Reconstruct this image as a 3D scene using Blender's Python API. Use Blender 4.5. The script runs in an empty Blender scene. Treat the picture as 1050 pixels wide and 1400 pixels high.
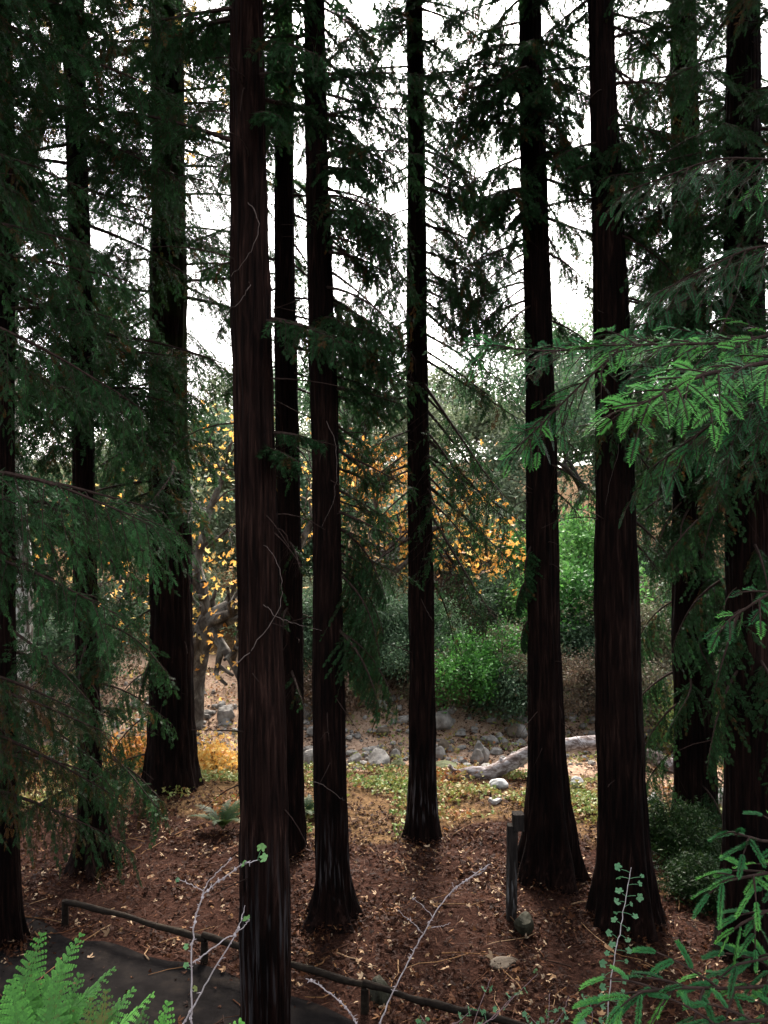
import bpy, math, random
import numpy as np

SC = bpy.context.scene
COL = SC.collection
R = math.radians
# ------------------------------------------------------------------ camera
CAMZ = 4.4
FPX = 1099.0                                   # focal length in photo pixels (1050 x 1400)
cam_d = bpy.data.cameras.new('camera')
cam = bpy.data.objects.new('camera', cam_d)
COL.objects.link(cam)
cam.location = (0, 0, CAMZ)
cam.rotation_euler = (R(90), 0, 0)
cam_d.sensor_fit = 'VERTICAL'
cam_d.angle = 2 * math.atan(700 / FPX)
cam_d.clip_start = 0.05
cam_d.clip_end = 2000
SC.camera = cam
# ------------------------------------------------------------------ sky, sun, exposure
SUN_EL, SUN_AZ = 42.0, 3.0                     # azimuth measured from +Y towards +X
W = bpy.data.worlds.new('World')
SC.world = W
W.use_nodes = True
nt = W.node_tree
bg = nt.nodes['Background']
sky = nt.nodes.new('ShaderNodeTexSky')
sky.sky_type = 'NISHITA'
sky.sun_disc = False
sky.sun_elevation = R(SUN_EL)
sky.sun_rotation = R(SUN_AZ)
sky.altitude = 100
sky.air_density = 1.0
sky.dust_density = 5.0
sky.ozone_density = 1.0
hs = nt.nodes.new('ShaderNodeHueSaturation')
hs.inputs['Saturation'].default_value = 0.35
nt.links.new(sky.outputs[0], hs.inputs['Color'])
nt.links.new(hs.outputs[0], bg.inputs['Color'])
bg.inputs['Strength'].default_value = 0.15
sun_d = bpy.data.lights.new('sun', 'SUN')
sun_d.energy = 2.2
sun_d.angle = R(12)
sun_d.color = (1.0, 0.9, 0.8)
sun = bpy.data.objects.new('sun', sun_d)
COL.objects.link(sun)
sun.rotation_euler = (R(90 - SUN_EL), 0, R(180 - SUN_AZ))
sun.location = (0, 30, 30)
SC.view_settings.view_transform = 'Standard'
SC.view_settings.look = 'None'
SC.view_settings.gamma = 1
SC.view_settings.use_curve_mapping = False
SC.view_settings.exposure = 2.25
SC.render.engine = 'CYCLES'
SC.cycles.max_bounces = 5
SC.cycles.diffuse_bounces = 3
SC.cycles.glossy_bounces = 2
SC.cycles.transmission_bounces = 3
SC.cycles.use_denoising = True
SC.cycles.caustics_reflective = False
SC.cycles.caustics_refractive = False

# ------------------------------------------------------------------ maths helpers
def P(px, py, d):
    return np.array(((px - 525) / FPX * d, d, CAMZ - (py - 700) / FPX * d))

def sst(a, b, x):
    t = np.clip((x - a) / (b - a), 0, 1)
    return t * t * (3 - 2 * t)

_nr = np.random.default_rng(5)
_NK = _nr.normal(size=(14, 3)); _NK /= np.linalg.norm(_NK, axis=1)[:, None]
_NP = _nr.uniform(0, 6.28, size=14)
_NF = np.linspace(0.6, 2.6, 14)
def wob(x, y, z=0.0, f=1.0):
    """smooth pseudo noise, about -1..1"""
    s = 0
    for k in range(14):
        s = s + np.sin(f * _NF[k] * (x * _NK[k, 0] + y * _NK[k, 1] + z * _NK[k, 2]) * 2 + _NP[k])
    return s / 4.5

def hgt(x, y):
    x = np.asarray(x, float); y = np.asarray(y, float)
    bank = 2.75 * (1 - sst(2.1, 5.2, y + 0.12 * wob(x, y, 0, 0.7)))
    creek = -0.28 * np.exp(-((y - 15.3 - 0.08 * x) / 1.5) ** 2)
    rise = 0.62 * sst(15.8, 19.0, y) + 0.14 * np.clip(y - 19.5, 0, 60) * sst(19, 26, y)
    left = 0.25 * sst(-4, -12, x) * sst(6, 9, y)
    rough = 0.035 * wob(x, y, 0, 1.4) + 0.012 * wob(x, y, 3, 5.0) * sst(5.6, 9, y)
    far = 0.5 * wob(x, y, 7, 0.16) * sst(20, 34, y)
    return bank + creek + rise + left + rough * sst(3.0, 9.5, y) + far

def G(px, py):
    """point of the ground seen at a photo pixel"""
    lo = np.linspace(5.3, 70, 6000)
    z = CAMZ - (py - 700) / FPX * lo
    x = (px - 525) / FPX * lo
    k = np.argmax(z < hgt(x, lo))
    return np.array((x[k], lo[k], hgt(x[k], lo[k])))

def nrm(a):
    return a / np.maximum(np.linalg.norm(a, axis=-1, keepdims=True), 1e-9)

# ------------------------------------------------------------------ mesh builder
class MB:
    def __init__(self):
        self.v = []; self.f = []; self.t = []; self.n = 0
    def add(self, v, f, tint=0.5):
        v = np.asarray(v, float).reshape(-1, 3)
        f = np.asarray(f, np.int64)
        if len(v) == 0: return
        self.v.append(v); self.f.append(f + self.n)
        self.t.append(np.broadcast_to(np.asarray(tint, float), (len(v),)).copy())
        self.n += len(v)
    def blades(self, B, D, N, L, Wd, tint, mid=0.42):
        B = np.asarray(B, float); n = len(B)
        if n == 0: return
        D = nrm(D); S = nrm(np.cross(D, N))
        L = np.broadcast_to(L, (n,))[:, None]; Wd = np.broadcast_to(Wd, (n,))[:, None]
        M = B + D * L * mid
        v = np.stack([B, M + S * Wd / 2, B + D * L, M - S * Wd / 2], 1).reshape(-1, 3)
        f = np.arange(n * 4).reshape(n, 4)
        self.add(v, f, np.repeat(np.broadcast_to(tint, (n,)), 4))
    def tube(self, pts, rad, seg=6, tint=0.5, cap=True):
        pts = np.asarray(pts, float); k = len(pts)
        rad = np.broadcast_to(rad, (k,))
        T = np.gradient(pts, axis=0); T = nrm(T)
        ref = np.array((0, 0, 1.0)) if abs(T[:, 2]).mean() < 0.8 else np.array((1.0, 0, 0))
        U = nrm(np.cross(T, ref)); V = np.cross(T, U)
        a = np.linspace(0, 2 * np.pi, seg, endpoint=False)
        ring = pts[:, None] + rad[:, None, None] * (np.cos(a)[None, :, None] * U[:, None] + np.sin(a)[None, :, None] * V[:, None])
        v = ring.reshape(-1, 3)
        i = np.arange(k - 1)[:, None] * seg; j = np.arange(seg)[None]; j2 = (j + 1) % seg
        f = np.stack([i + j, i + j2, i + seg + j2, i + seg + j], -1).reshape(-1, 4)
        self.add(v, f, tint)
        if cap:
            for end, s in ((0, 1), (k - 1, -1)):
                c = ring[end]
                vv = np.vstack([c, pts[end] + T[end] * (-s) * rad[end] * 0.3])
                ff = np.array([(q, (q + 1) % seg, seg, seg) for q in range(seg)])
                self.add(vv, ff, tint)
    def grid(self, V3, closed_u=False, tint=0.5):
        """V3 (rows, cols, 3)"""
        r, c = V3.shape[:2]
        i = np.arange(r - 1)[:, None] * c
        if closed_u:
            j = np.arange(c)[None]; j2 = (j + 1) % c
        else:
            j = np.arange(c - 1)[None]; j2 = j + 1
        f = np.stack([i + j, i + j2, i + c + j2, i + c + j], -1).reshape(-1, 4)
        self.add(V3.reshape(-1, 3), f, tint)
    def build(self, name, mat, parent=None, smooth=False, loc=None):
        me = bpy.data.meshes.new(name)
        V = np.concatenate(self.v); F = np.concatenate(self.f); Tn = np.concatenate(self.t)
        if loc is not None: V = V - np.asarray(loc)
        tri = F[:, 2] == F[:, 3]
        sizes = np.where(tri, 3, 4).astype(np.int32)
        keep = np.ones(F.shape, bool); keep[tri, 3] = False
        loops = F[keep].astype(np.int32)
        starts = np.concatenate([[0], np.cumsum(sizes)[:-1]]).astype(np.int32)
        me.vertices.add(len(V)); me.vertices.foreach_set('co', V.astype(np.float32).ravel())
        me.loops.add(len(loops)); me.loops.foreach_set('vertex_index', loops)
        me.polygons.add(len(F)); me.polygons.foreach_set('loop_start', starts)
        me.polygons.foreach_set('loop_total', sizes)
        me.polygons.foreach_set('use_smooth', np.full(len(F), smooth))
        at = me.attributes.new('tint', 'FLOAT', 'POINT')
        at.data.foreach_set('value', Tn.astype(np.float32))
        me.update(calc_edges=True)
        if mat: me.materials.append(mat)
        o = bpy.data.objects.new(name, me)
        COL.objects.link(o)
        if loc is not None and parent is None: o.location = loc
        if parent is not None: o.parent = parent
        return o

def tag(o, label=None, cat=None, group=None, kind=None):
    if label: o['label'] = label
    if cat: o['category'] = cat
    if group: o['group'] = group
    if kind: o['kind'] = kind
    return o

def thing(name, loc, label, cat, group=None):
    o = bpy.data.objects.new(name, None)
    o.empty_display_size = 0.3
    COL.objects.link(o)
    o.location = tuple(float(c) for c in loc)
    return tag(o, label, cat, group)

# ------------------------------------------------------------------ materials
def newmat(name):
    m = bpy.data.materials.new(name); m.use_nodes = True
    t = m.node_tree; t.nodes.clear()
    out = t.nodes.new('ShaderNodeOutputMaterial')
    return m, t, out

def ramp(t, stops, interp='LINEAR'):
    r = t.nodes.new('ShaderNodeValToRGB'); r.color_ramp.interpolation = interp
    e = r.color_ramp.elements
    while len(e) < len(stops): e.new(0.5)
    for k, (p, c) in enumerate(stops):
        e[k].position = p; e[k].color = (*c, 1)
    return r

def leaf_mat(name, stops, trans=0.25, rough=0.55, spec=0.25, nscale=6.0):
    m, t, out = newmat(name)
    at = t.nodes.new('ShaderNodeAttribute'); at.attribute_name = 'tint'
    no = t.nodes.new('ShaderNodeTexNoise'); no.inputs['Scale'].default_value = nscale; no.inputs['Detail'].default_value = 2
    ge = t.nodes.new('ShaderNodeNewGeometry')
    t.links.new(ge.outputs['Position'], no.inputs['Vector'])
    ma = t.nodes.new('ShaderNodeMath'); ma.operation = 'MULTIPLY_ADD'
    ma.inputs[1].default_value = 0.3; ma.inputs[2].default_value = -0.15
    t.links.new(no.outputs['Fac'], ma.inputs[0])
    ad = t.nodes.new('ShaderNodeMath'); ad.operation = 'ADD'
    t.links.new(ma.outputs[0], ad.inputs[0]); t.links.new(at.outputs['Fac'], ad.inputs[1])
    r = ramp(t, stops); t.links.new(ad.outputs[0], r.inputs['Fac'])
    p = t.nodes.new('ShaderNodeBsdfPrincipled')
    p.inputs['Roughness'].default_value = rough
    p.inputs['Specular IOR Level'].default_value = spec
    t.links.new(r.outputs['Color'], p.inputs['Base Color'])
    tr = t.nodes.new('ShaderNodeBsdfTranslucent'); t.links.new(r.outputs['Color'], tr.inputs['Color'])
    mx = t.nodes.new('ShaderNodeMixShader'); mx.inputs[0].default_value = trans
    t.links.new(p.outputs[0], mx.inputs[1]); t.links.new(tr.outputs[0], mx.inputs[2])
    t.links.new(mx.outputs[0], out.inputs['Surface'])
    return m

def bark_mat(name, stops, scale=(17, 17, 1.3), bump=0.9, bdist=0.035, rough=0.9, patch=None, moss=None):
    """fibrous bark; patch = (colour, z0, z1, threshold): weathered pale streaks between two heights"""
    m, t, out = newmat(name)
    tc = t.nodes.new('ShaderNodeTexCoord')
    mp = t.nodes.new('ShaderNodeMapping'); mp.inputs['Scale'].default_value = scale
    t.links.new(tc.outputs['Object'], mp.inputs['Vector'])
    n1 = t.nodes.new('ShaderNodeTexNoise'); n1.inputs['Scale'].default_value = 1.6; n1.inputs['Detail'].default_value = 8; n1.inputs['Roughness'].default_value = 0.65; n1.inputs['Distortion'].default_value = 0.6
    t.links.new(mp.outputs[0], n1.inputs['Vector'])
    n2 = t.nodes.new('ShaderNodeTexNoise'); n2.inputs['Scale'].default_value = 1.1; n2.inputs['Detail'].default_value = 3
    t.links.new(tc.outputs['Object'], n2.inputs['Vector'])
    mixf = t.nodes.new('ShaderNodeMath'); mixf.operation = 'MULTIPLY_ADD'; mixf.inputs[1].default_value = 0.35
    t.links.new(n2.outputs['Fac'], mixf.inputs[0])
    sc_ = t.nodes.new('ShaderNodeMath'); sc_.operation = 'MULTIPLY_ADD'; sc_.inputs[1].default_value = 1.0; sc_.inputs[2].default_value = -0.17
    t.links.new(n1.outputs['Fac'], sc_.inputs[0]); t.links.new(sc_.outputs[0], mixf.inputs[2])
    r = ramp(t, stops); t.links.new(mixf.outputs[0], r.inputs['Fac'])
    col = r.outputs['Color']
    if patch or moss:
        sep = t.nodes.new('ShaderNodeSeparateXYZ'); t.links.new(tc.outputs['Object'], sep.inputs[0])
    def layer(col, c, z0, z1, th, vec):
        up = t.nodes.new('ShaderNodeMapRange'); up.inputs['From Min'].default_value = z0 - 0.12; up.inputs['From Max'].default_value = z0 + 0.12
        dn = t.nodes.new('ShaderNodeMapRange'); dn.inputs['From Min'].default_value = z1 + 0.5; dn.inputs['From Max'].default_value = z1 - 0.3
        t.links.new(sep.outputs['Z'], up.inputs['Value']); t.links.new(sep.outputs['Z'], dn.inputs['Value'])
        mu = t.nodes.new('ShaderNodeMath'); mu.operation = 'MULTIPLY'
        t.links.new(up.outputs[0], mu.inputs[0]); t.links.new(dn.outputs[0], mu.inputs[1])
        ns = t.nodes.new('ShaderNodeTexNoise'); ns.inputs['Scale'].default_value = 1.5; ns.inputs['Detail'].default_value = 5
        t.links.new(vec, ns.inputs['Vector'])
        mr = t.nodes.new('ShaderNodeMapRange'); mr.inputs['From Min'].default_value = th; mr.inputs['From Max'].default_value = th + 0.14
        t.links.new(ns.outputs['Fac'], mr.inputs['Value'])
        m2 = t.nodes.new('ShaderNodeMath'); m2.operation = 'MULTIPLY'
        t.links.new(mu.outputs[0], m2.inputs[0]); t.links.new(mr.outputs[0], m2.inputs[1])
        mx = t.nodes.new('ShaderNodeMix'); mx.data_type = 'RGBA'
        t.links.new(m2.outputs[0], mx.inputs['Factor']); t.links.new(col, mx.inputs[6]); mx.inputs[7].default_value = (*c, 1)
        return mx.outputs[2]
    if patch: col = layer(col, patch[0], patch[1], patch[2], patch[3], mp.outputs[0])
    if moss: col = layer(col, moss[0], moss[1], moss[2], moss[3], tc.outputs['Object'])
    p = t.nodes.new('ShaderNodeBsdfPrincipled')
    p.inputs['Roughness'].default_value = rough; p.inputs['Specular IOR Level'].default_value = 0.06
    t.links.new(col, p.inputs['Base Color'])
    b = t.nodes.new('ShaderNodeBump'); b.inputs['Strength'].default_value = bump; b.inputs['Distance'].default_value = bdist
    t.links.new(n1.outputs['Fac'], b.inputs['Height']); t.links.new(b.outputs[0], p.inputs['Normal'])
    t.links.new(p.outputs[0], out.inputs['Surface'])
    return m

def stone_mat(name, stops, scale=5, bump=0.5):
    m, t, out = newmat(name)
    tc = t.nodes.new('ShaderNodeTexCoord')
    n1 = t.nodes.new('ShaderNodeTexNoise'); n1.inputs['Scale'].default_value = scale; n1.inputs['Detail'].default_value = 9; n1.inputs['Roughness'].default_value = 0.65
    t.links.new(tc.outputs['Object'], n1.inputs['Vector'])
    r = ramp(t, stops); t.links.new(n1.outputs['Fac'], r.inputs['Fac'])
    p = t.nodes.new('ShaderNodeBsdfPrincipled'); p.inputs['Roughness'].default_value = 0.85; p.inputs['Specular IOR Level'].default_value = 0.2
    t.links.new(r.outputs['Color'], p.inputs['Base Color'])
    b = t.nodes.new('ShaderNodeBump'); b.inputs['Strength'].default_value = bump; b.inputs['Distance'].default_value = 0.03
    t.links.new(n1.outputs['Fac'], b.inputs['Height']); t.links.new(b.outputs[0], p.inputs['Normal'])
    t.links.new(p.outputs[0], out.inputs['Surface'])
    return m

RB = [(0.25, (0.001, 0.0007, 0.0006)), (0.42, (0.0032, 0.0016, 0.0012)), (0.58, (0.0105, 0.0048, 0.0035)), (0.78, (0.040, 0.020, 0.0145))]
RL = [(p, tuple(1.7 * q for q in c)) for p, c in RB]
M = {}
M['bark'] = bark_mat('redwood_bark', RB)
M['bark_pale'] = bark_mat('redwood_bark_pale_base', RB, patch=((0.085, 0.077, 0.075), 0.36, 0.75, 0.52))
M['bark_streak'] = bark_mat('redwood_bark_grey_streaks', RL, patch=((0.055, 0.050, 0.050), -1.0, 1.6, 0.54))
M['bark_moss'] = bark_mat('redwood_bark_mossy', RB, moss=((0.016, 0.020, 0.006), 5.0, 25, 0.40))
M['limb'] = bark_mat('limb_bark', [(0.3, (0.012, 0.008, 0.006)), (0.7, (0.05, 0.03, 0.024))], scale=(20, 20, 20), bump=0.3, bdist=0.004)
M['deadtwig'] = bark_mat('dead_twig_bark', [(0.3, (0.09, 0.065, 0.055)), (0.7, (0.20, 0.15, 0.13))], scale=(30, 30, 30), bump=0.3, bdist=0.002)
M['paletwig'] = bark_mat('pale_twig_bark', [(0.3, (0.22, 0.175, 0.165)), (0.7, (0.52, 0.45, 0.44))], scale=(40, 40, 40), bump=0.3, bdist=0.001)
M['browntwig'] = bark_mat('brown_twig_bark', [(0.3, (0.10, 0.06, 0.06)), (0.7, (0.26, 0.18, 0.18))], scale=(40, 40, 40), bump=0.3, bdist=0.001)
M['syc'] = bark_mat('sycamore_bark', [(0.36, (0.05, 0.04, 0.032)), (0.48, (0.13, 0.115, 0.095)), (0.56, (0.42, 0.41, 0.37))], scale=(3, 3, 2), bump=0.4)
M['sycdark'] = bark_mat('old_sycamore_bark', [(0.36, (0.03, 0.024, 0.02)), (0.5, (0.075, 0.062, 0.05)), (0.66, (0.19, 0.175, 0.15))], scale=(3, 3, 2), bump=0.5)
M['oakbark'] = bark_mat('oak_bark', [(0.3, (0.03, 0.025, 0.02)), (0.7, (0.11, 0.095, 0.08))], scale=(8, 8, 3))
M['log'] = bark_mat('weathered_log', [(0.3, (0.06, 0.04, 0.034)), (0.48, (0.13, 0.10, 0.09)), (0.62, (0.36, 0.33, 0.325))], scale=(4, 9, 9), bump=0.7, bdist=0.03)
M['logdark'] = bark_mat('log_bark', [(0.3, (0.03, 0.017, 0.013)), (0.7, (0.13, 0.075, 0.06))], scale=(3, 10, 10), bump=0.7, bdist=0.03)
M['rail'] = bark_mat('fence_wood', [(0.3, (0.008, 0.006, 0.005)), (0.6, (0.024, 0.018, 0.013)), (0.8, (0.05, 0.043, 0.026))], scale=(4, 14, 14), bump=0.5, bdist=0.01)
M['post'] = bark_mat('post_wood', [(0.3, (0.008, 0.007, 0.006)), (0.75, (0.035, 0.028, 0.024))], scale=(25, 25, 3), bump=0.5, bdist=0.01, patch=((0.2, 0.2, 0.19), 0.12, 0.25, 0.52))
M['needle'] = leaf_mat('redwood_needles', [(0.0, (0.075, 0.036, 0.012)), (0.10, (0.05, 0.034, 0.010)), (0.2, (0.012, 0.026, 0.007)), (0.65, (0.020, 0.056, 0.018)), (1.0, (0.048, 0.14, 0.042))], trans=0.38, nscale=1.3, spec=0.10, rough=0.6)
M['needle_near'] = leaf_mat('fresh_needles', [(0.0, (0.05, 0.03, 0.01)), (0.15, (0.010, 0.045, 0.014)), (0.6, (0.022, 0.13, 0.032)), (1.0, (0.11, 0.38, 0.06))], trans=0.3, nscale=5, spec=0.2, rough=0.5)
M['sapling'] = leaf_mat('sapling_needles', [(0.0, (0.012, 0.06, 0.02)), (0.6, (0.034, 0.16, 0.042)), (1.0, (0.15, 0.42, 0.075))], trans=0.25, nscale=5, spec=0.2)
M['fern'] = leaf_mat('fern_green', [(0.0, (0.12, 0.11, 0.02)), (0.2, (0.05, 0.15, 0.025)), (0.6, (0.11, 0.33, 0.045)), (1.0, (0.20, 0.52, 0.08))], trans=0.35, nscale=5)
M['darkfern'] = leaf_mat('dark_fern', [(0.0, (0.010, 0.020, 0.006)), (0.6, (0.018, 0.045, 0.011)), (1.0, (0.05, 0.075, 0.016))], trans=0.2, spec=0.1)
M['sprig'] = leaf_mat('sprig_leaf', [(0.0, (0.25, 0.24, 0.06)), (0.2, (0.09, 0.19, 0.09)), (0.6, (0.08, 0.20, 0.09)), (1.0, (0.24, 0.42, 0.13))], trans=0.3, nscale=14)
M['oak'] = leaf_mat('oak_leaf', [(0.0, (0.09, 0.10, 0.05)), (0.5, (0.15, 0.185, 0.105)), (1.0, (0.25, 0.30, 0.18))], trans=0.42, nscale=0.7)
M['bay'] = leaf_mat('bay_leaf', [(0.0, (0.035, 0.06, 0.03)), (0.5, (0.07, 0.125, 0.065)), (1.0, (0.14, 0.23, 0.12))], trans=0.42, nscale=0.7)
M['bush'] = leaf_mat('bush_leaf', [(0.0, (0.018, 0.06, 0.014)), (0.5, (0.05, 0.17, 0.03)), (1.0, (0.12, 0.33, 0.06))], trans=0.35, nscale=1.5)
M['lime'] = leaf_mat('lime_leaf', [(0.0, (0.05, 0.14, 0.03)), (0.5, (0.10, 0.27, 0.06)), (1.0, (0.22, 0.44, 0.12))], trans=0.4, nscale=1.5)
M['brush'] = leaf_mat('brush_leaf', [(0.0, (0.15, 0.09, 0.06)), (0.5, (0.16, 0.13, 0.08)), (1.0, (0.16, 0.20, 0.10))], trans=0.3, nscale=1.5)
M['autumn'] = leaf_mat('autumn_leaf', [(0.0, (0.25, 0.10, 0.03)), (0.35, (0.58, 0.25, 0.05)), (0.7, (0.70, 0.40, 0.09)), (1.0, (0.68, 0.55, 0.20))], trans=0.45, nscale=0.8)
M['litter'] = leaf_mat('fallen_leaf', [(0.0, (0.010, 0.0045, 0.003)), (0.45, (0.040, 0.0145, 0.007)), (0.72, (0.105, 0.040, 0.016)), (0.86, (0.23, 0.12, 0.05)), (1.0, (0.42, 0.30, 0.19))], trans=0.15, nscale=2.0, rough=0.7, spec=0.08)
M['cover'] = leaf_mat('cover_leaf', [(0.0, (0.28, 0.11, 0.035)), (0.25, (0.28, 0.19, 0.06)), (0.5, (0.22, 0.23, 0.06)), (1.0, (0.11, 0.19, 0.045))], trans=0.25, nscale=1.2)
M['rock'] = stone_mat('creek_stone', [(0.3, (0.07, 0.06, 0.05)), (0.5, (0.19, 0.175, 0.155)), (0.75, (0.36, 0.34, 0.31))])
M['paler'] = stone_mat('pale_stone', [(0.3, (0.26, 0.255, 0.24)), (0.7, (0.52, 0.51, 0.49))])
M['mossrock'] = stone_mat('mossy_stone', [(0.3, (0.035, 0.04, 0.012)), (0.55, (0.07, 0.08, 0.03)), (0.75, (0.16, 0.15, 0.10))])
M['mossdark'] = stone_mat('dark_mossy_stone', [(0.3, (0.012, 0.011, 0.006)), (0.55, (0.026, 0.025, 0.013)), (0.75, (0.06, 0.055, 0.04))], scale=9)
M['duffstone'] = stone_mat('brown_stone', [(0.3, (0.04, 0.03, 0.02)), (0.7, (0.13, 0.10, 0.07))])

def ground_mat():
    m, t, out = newmat('forest_floor')
    ge = t.nodes.new('ShaderNodeNewGeometry')
    at = t.nodes.new('ShaderNodeAttribute'); at.attribute_name = 'tint'
    def noise(s, d=6, r=0.6):
        n = t.nodes.new('ShaderNodeTexNoise'); n.inputs['Scale'].default_value = s; n.inputs['Detail'].default_value = d; n.inputs['Roughness'].default_value = r
        t.links.new(ge.outputs['Position'], n.inputs['Vector']); return n
    n1 = noise(9, 8, 0.7); n2 = noise(0.7, 4); n3 = noise(38, 4, 0.7)
    duff = ramp(t, [(0.3, (0.007, 0.0036, 0.0026)), (0.5, (0.025, 0.0115, 0.008)), (0.62, (0.054, 0.026, 0.018)), (0.75, (0.12, 0.066, 0.043))])
    ad = t.nodes.new('ShaderNodeMath'); ad.operation = 'MULTIPLY_ADD'; ad.inputs[1].default_value = 0.55
    hf = t.nodes.new('ShaderNodeMath'); hf.operation = 'MULTIPLY'; hf.inputs[1].default_value = 0.45
    t.links.new(n1.outputs['Fac'], hf.inputs[0]); t.links.new(n3.outputs['Fac'], ad.inputs[0]); t.links.new(hf.outputs[0], ad.inputs[2])
    t.links.new(ad.outputs[0], duff.inputs['Fac'])
    soil = ramp(t, [(0.3, (0.14, 0.085, 0.055)), (0.5, (0.33, 0.22, 0.15)), (0.7, (0.48, 0.38, 0.29))])
    t.links.new(ad.outputs[0], soil.inputs['Fac'])
    grassy = ramp(t, [(0.35, (0.04, 0.03, 0.014)), (0.5, (0.10, 0.058, 0.028)), (0.65, (0.21, 0.13, 0.065))])
    t.links.new(ad.outputs[0], grassy.inputs['Fac'])
    # tint: 0 duff, 0.5 olive cover, 1 creek soil; edges broken with noise
    jit = t.nodes.new('ShaderNodeMath'); jit.operation = 'MULTIPLY_ADD'; jit.inputs[1].default_value = 0.5; jit.inputs[2].default_value = -0.25
    t.links.new(n2.outputs['Fac'], jit.inputs[0])
    s = t.nodes.new('ShaderNodeMath'); s.operation = 'ADD'; t.links.new(jit.outputs[0], s.inputs[0]); t.links.new(at.outputs['Fac'], s.inputs[1])
    a1 = t.nodes.new('ShaderNodeMapRange'); a1.inputs['From Min'].default_value = 0.15; a1.inputs['From Max'].default_value = 0.38
    a2 = t.nodes.new('ShaderNodeMapRange'); a2.inputs['From Min'].default_value = 0.6; a2.inputs['From Max'].default_value = 0.85
    t.links.new(s.outputs[0], a1.inputs['Value']); t.links.new(s.outputs[0], a2.inputs['Value'])
    m1 = t.nodes.new('ShaderNodeMix'); m1.data_type = 'RGBA'
    t.links.new(a1.outputs[0], m1.inputs['Factor']); t.links.new(duff.outputs[0], m1.inputs[6]); t.links.new(grassy.outputs[0], m1.inputs[7])
    m2 = t.nodes.new('ShaderNodeMix'); m2.data_type = 'RGBA'
    t.links.new(a2.outputs[0], m2.inputs['Factor']); t.links.new(m1.outputs[2], m2.inputs[6]); t.links.new(soil.outputs[0], m2.inputs[7])
    p = t.nodes.new('ShaderNodeBsdfPrincipled'); p.inputs['Roughness'].default_value = 1.0; p.inputs['Specular IOR Level'].default_value = 0.02
    t.links.new(m2.outputs[2], p.inputs['Base Color'])
    b = t.nodes.new('ShaderNodeBump'); b.inputs['Strength'].default_value = 0.8; b.inputs['Distance'].default_value = 0.04
    t.links.new(ad.outputs[0], b.inputs['Height']); t.links.new(b.outputs[0], p.inputs['Normal'])
    t.links.new(p.outputs[0], out.inputs['Surface'])
    return m
M['ground'] = ground_mat()

def path_mat():
    m, t, out = newmat('path_dirt')
    ge = t.nodes.new('ShaderNodeNewGeometry')
    n = t.nodes.new('ShaderNodeTexNoise'); n.inputs['Scale'].default_value = 3; n.inputs['Detail'].default_value = 10; n.inputs['Roughness'].default_value = 0.7
    t.links.new(ge.outputs['Position'], n.inputs['Vector'])
    r = ramp(t, [(0.3, (0.004, 0.0035, 0.0034)), (0.5, (0.009, 0.0078, 0.0075)), (0.6, (0.015, 0.0125, 0.011)), (0.75, (0.036, 0.026, 0.019))])
    t.links.new(n.outputs['Fac'], r.inputs['Fac'])
    p = t.nodes.new('ShaderNodeBsdfPrincipled'); p.inputs['Roughness'].default_value = 1.0; p.inputs['Specular IOR Level'].default_value = 0.02
    t.links.new(r.outputs[0], p.inputs['Base Color'])
    b = t.nodes.new('ShaderNodeBump'); b.inputs['Strength'].default_value = 0.5; b.inputs['Distance'].default_value = 0.02
    t.links.new(n.outputs['Fac'], b.inputs['Height']); t.links.new(b.outputs[0], p.inputs['Normal'])
    t.links.new(p.outputs[0], out.inputs['Surface'])
    return m
M['path'] = path_mat()

# ------------------------------------------------------------------ ground
def zone(x, y):
    """0 duff, 0.5 olive ground cover, 1 pale creek soil"""
    e = y + 0.7 * wob(x, y, 1, 0.5)
    lim = 11.0 + 0.9 * sst(0.5, -3.5, x) - 0.3 * sst(3, 6, x)
    z = 0.5 * sst(lim - 0.4, lim + 0.5, e) + 0.5 * sst(13.2, 14.6, e + 0.25 * x)
    return z - 0.45 * sst(19.5, 22, y)

def build_ground():
    ys = np.concatenate([np.linspace(-12, 2, 20), np.linspace(2.15, 20, 180), np.geomspace(20.2, 70, 60), np.geomspace(72, 140, 14)])
    tt = np.linspace(-1, 1, 191)
    rows = []
    for y in ys:
        w = max(14, abs(y) * 0.9 + 4) if y < 80 else y * 0.97
        rows.append(np.stack([tt * w, np.full_like(tt, y)], -1))
    A = np.array(rows)
    z = hgt(A[..., 0], np.minimum(A[..., 1], 79.5))
    V = np.concatenate([A, z[..., None]], -1)
    mb = MB(); mb.grid(V)
    mb.t = [zone(V[..., 0], V[..., 1]).reshape(-1)]
    tag(mb.build('ground', M['ground'], smooth=True), 'forest floor of red brown redwood duff rising to a bank', 'ground', kind='structure')
build_ground()

FENCE = np.array([(-3.42, 8.62), (-1.75, 7.83), (-0.17, 7.10), (0.85, 6.62), (2.6, 5.95)])
fdir = nrm(np.array([FENCE[3] - FENCE[0]]))[0]
fnor = np.array((fdir[1], -fdir[0]))           # towards the camera
if fnor[1] > 0: fnor = -fnor
def build_path():
    s = np.linspace(-4.5, 8.0, 90)
    u = np.linspace(0, 1, 16)
    rows = []
    for q in s:
        c = FENCE[0] + fdir * q
        bend = 0.05 * q * q * (q < 0)
        c = c + fnor * (0.12 + 0.05 * math.sin(q * 2.1) + 0.04 * math.sin(q * 5.3)) - np.array((0, 1)) * bend * 0.6
        wdt = 1.75 + 0.08 * math.sin(q * 1.3 + 1)
        rows.append([c + fnor * wdt * k for k in u])
    A = np.array(rows)
    z = hgt(A[..., 0], A[..., 1]) + 0.012
    mb = MB(); mb.grid(np.concatenate([A, z[..., None]], -1))
    tag(mb.build('path', M['path'], smooth=True), 'dark grey dirt path beside the low log rail', 'path', kind='structure')
build_path()

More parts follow.
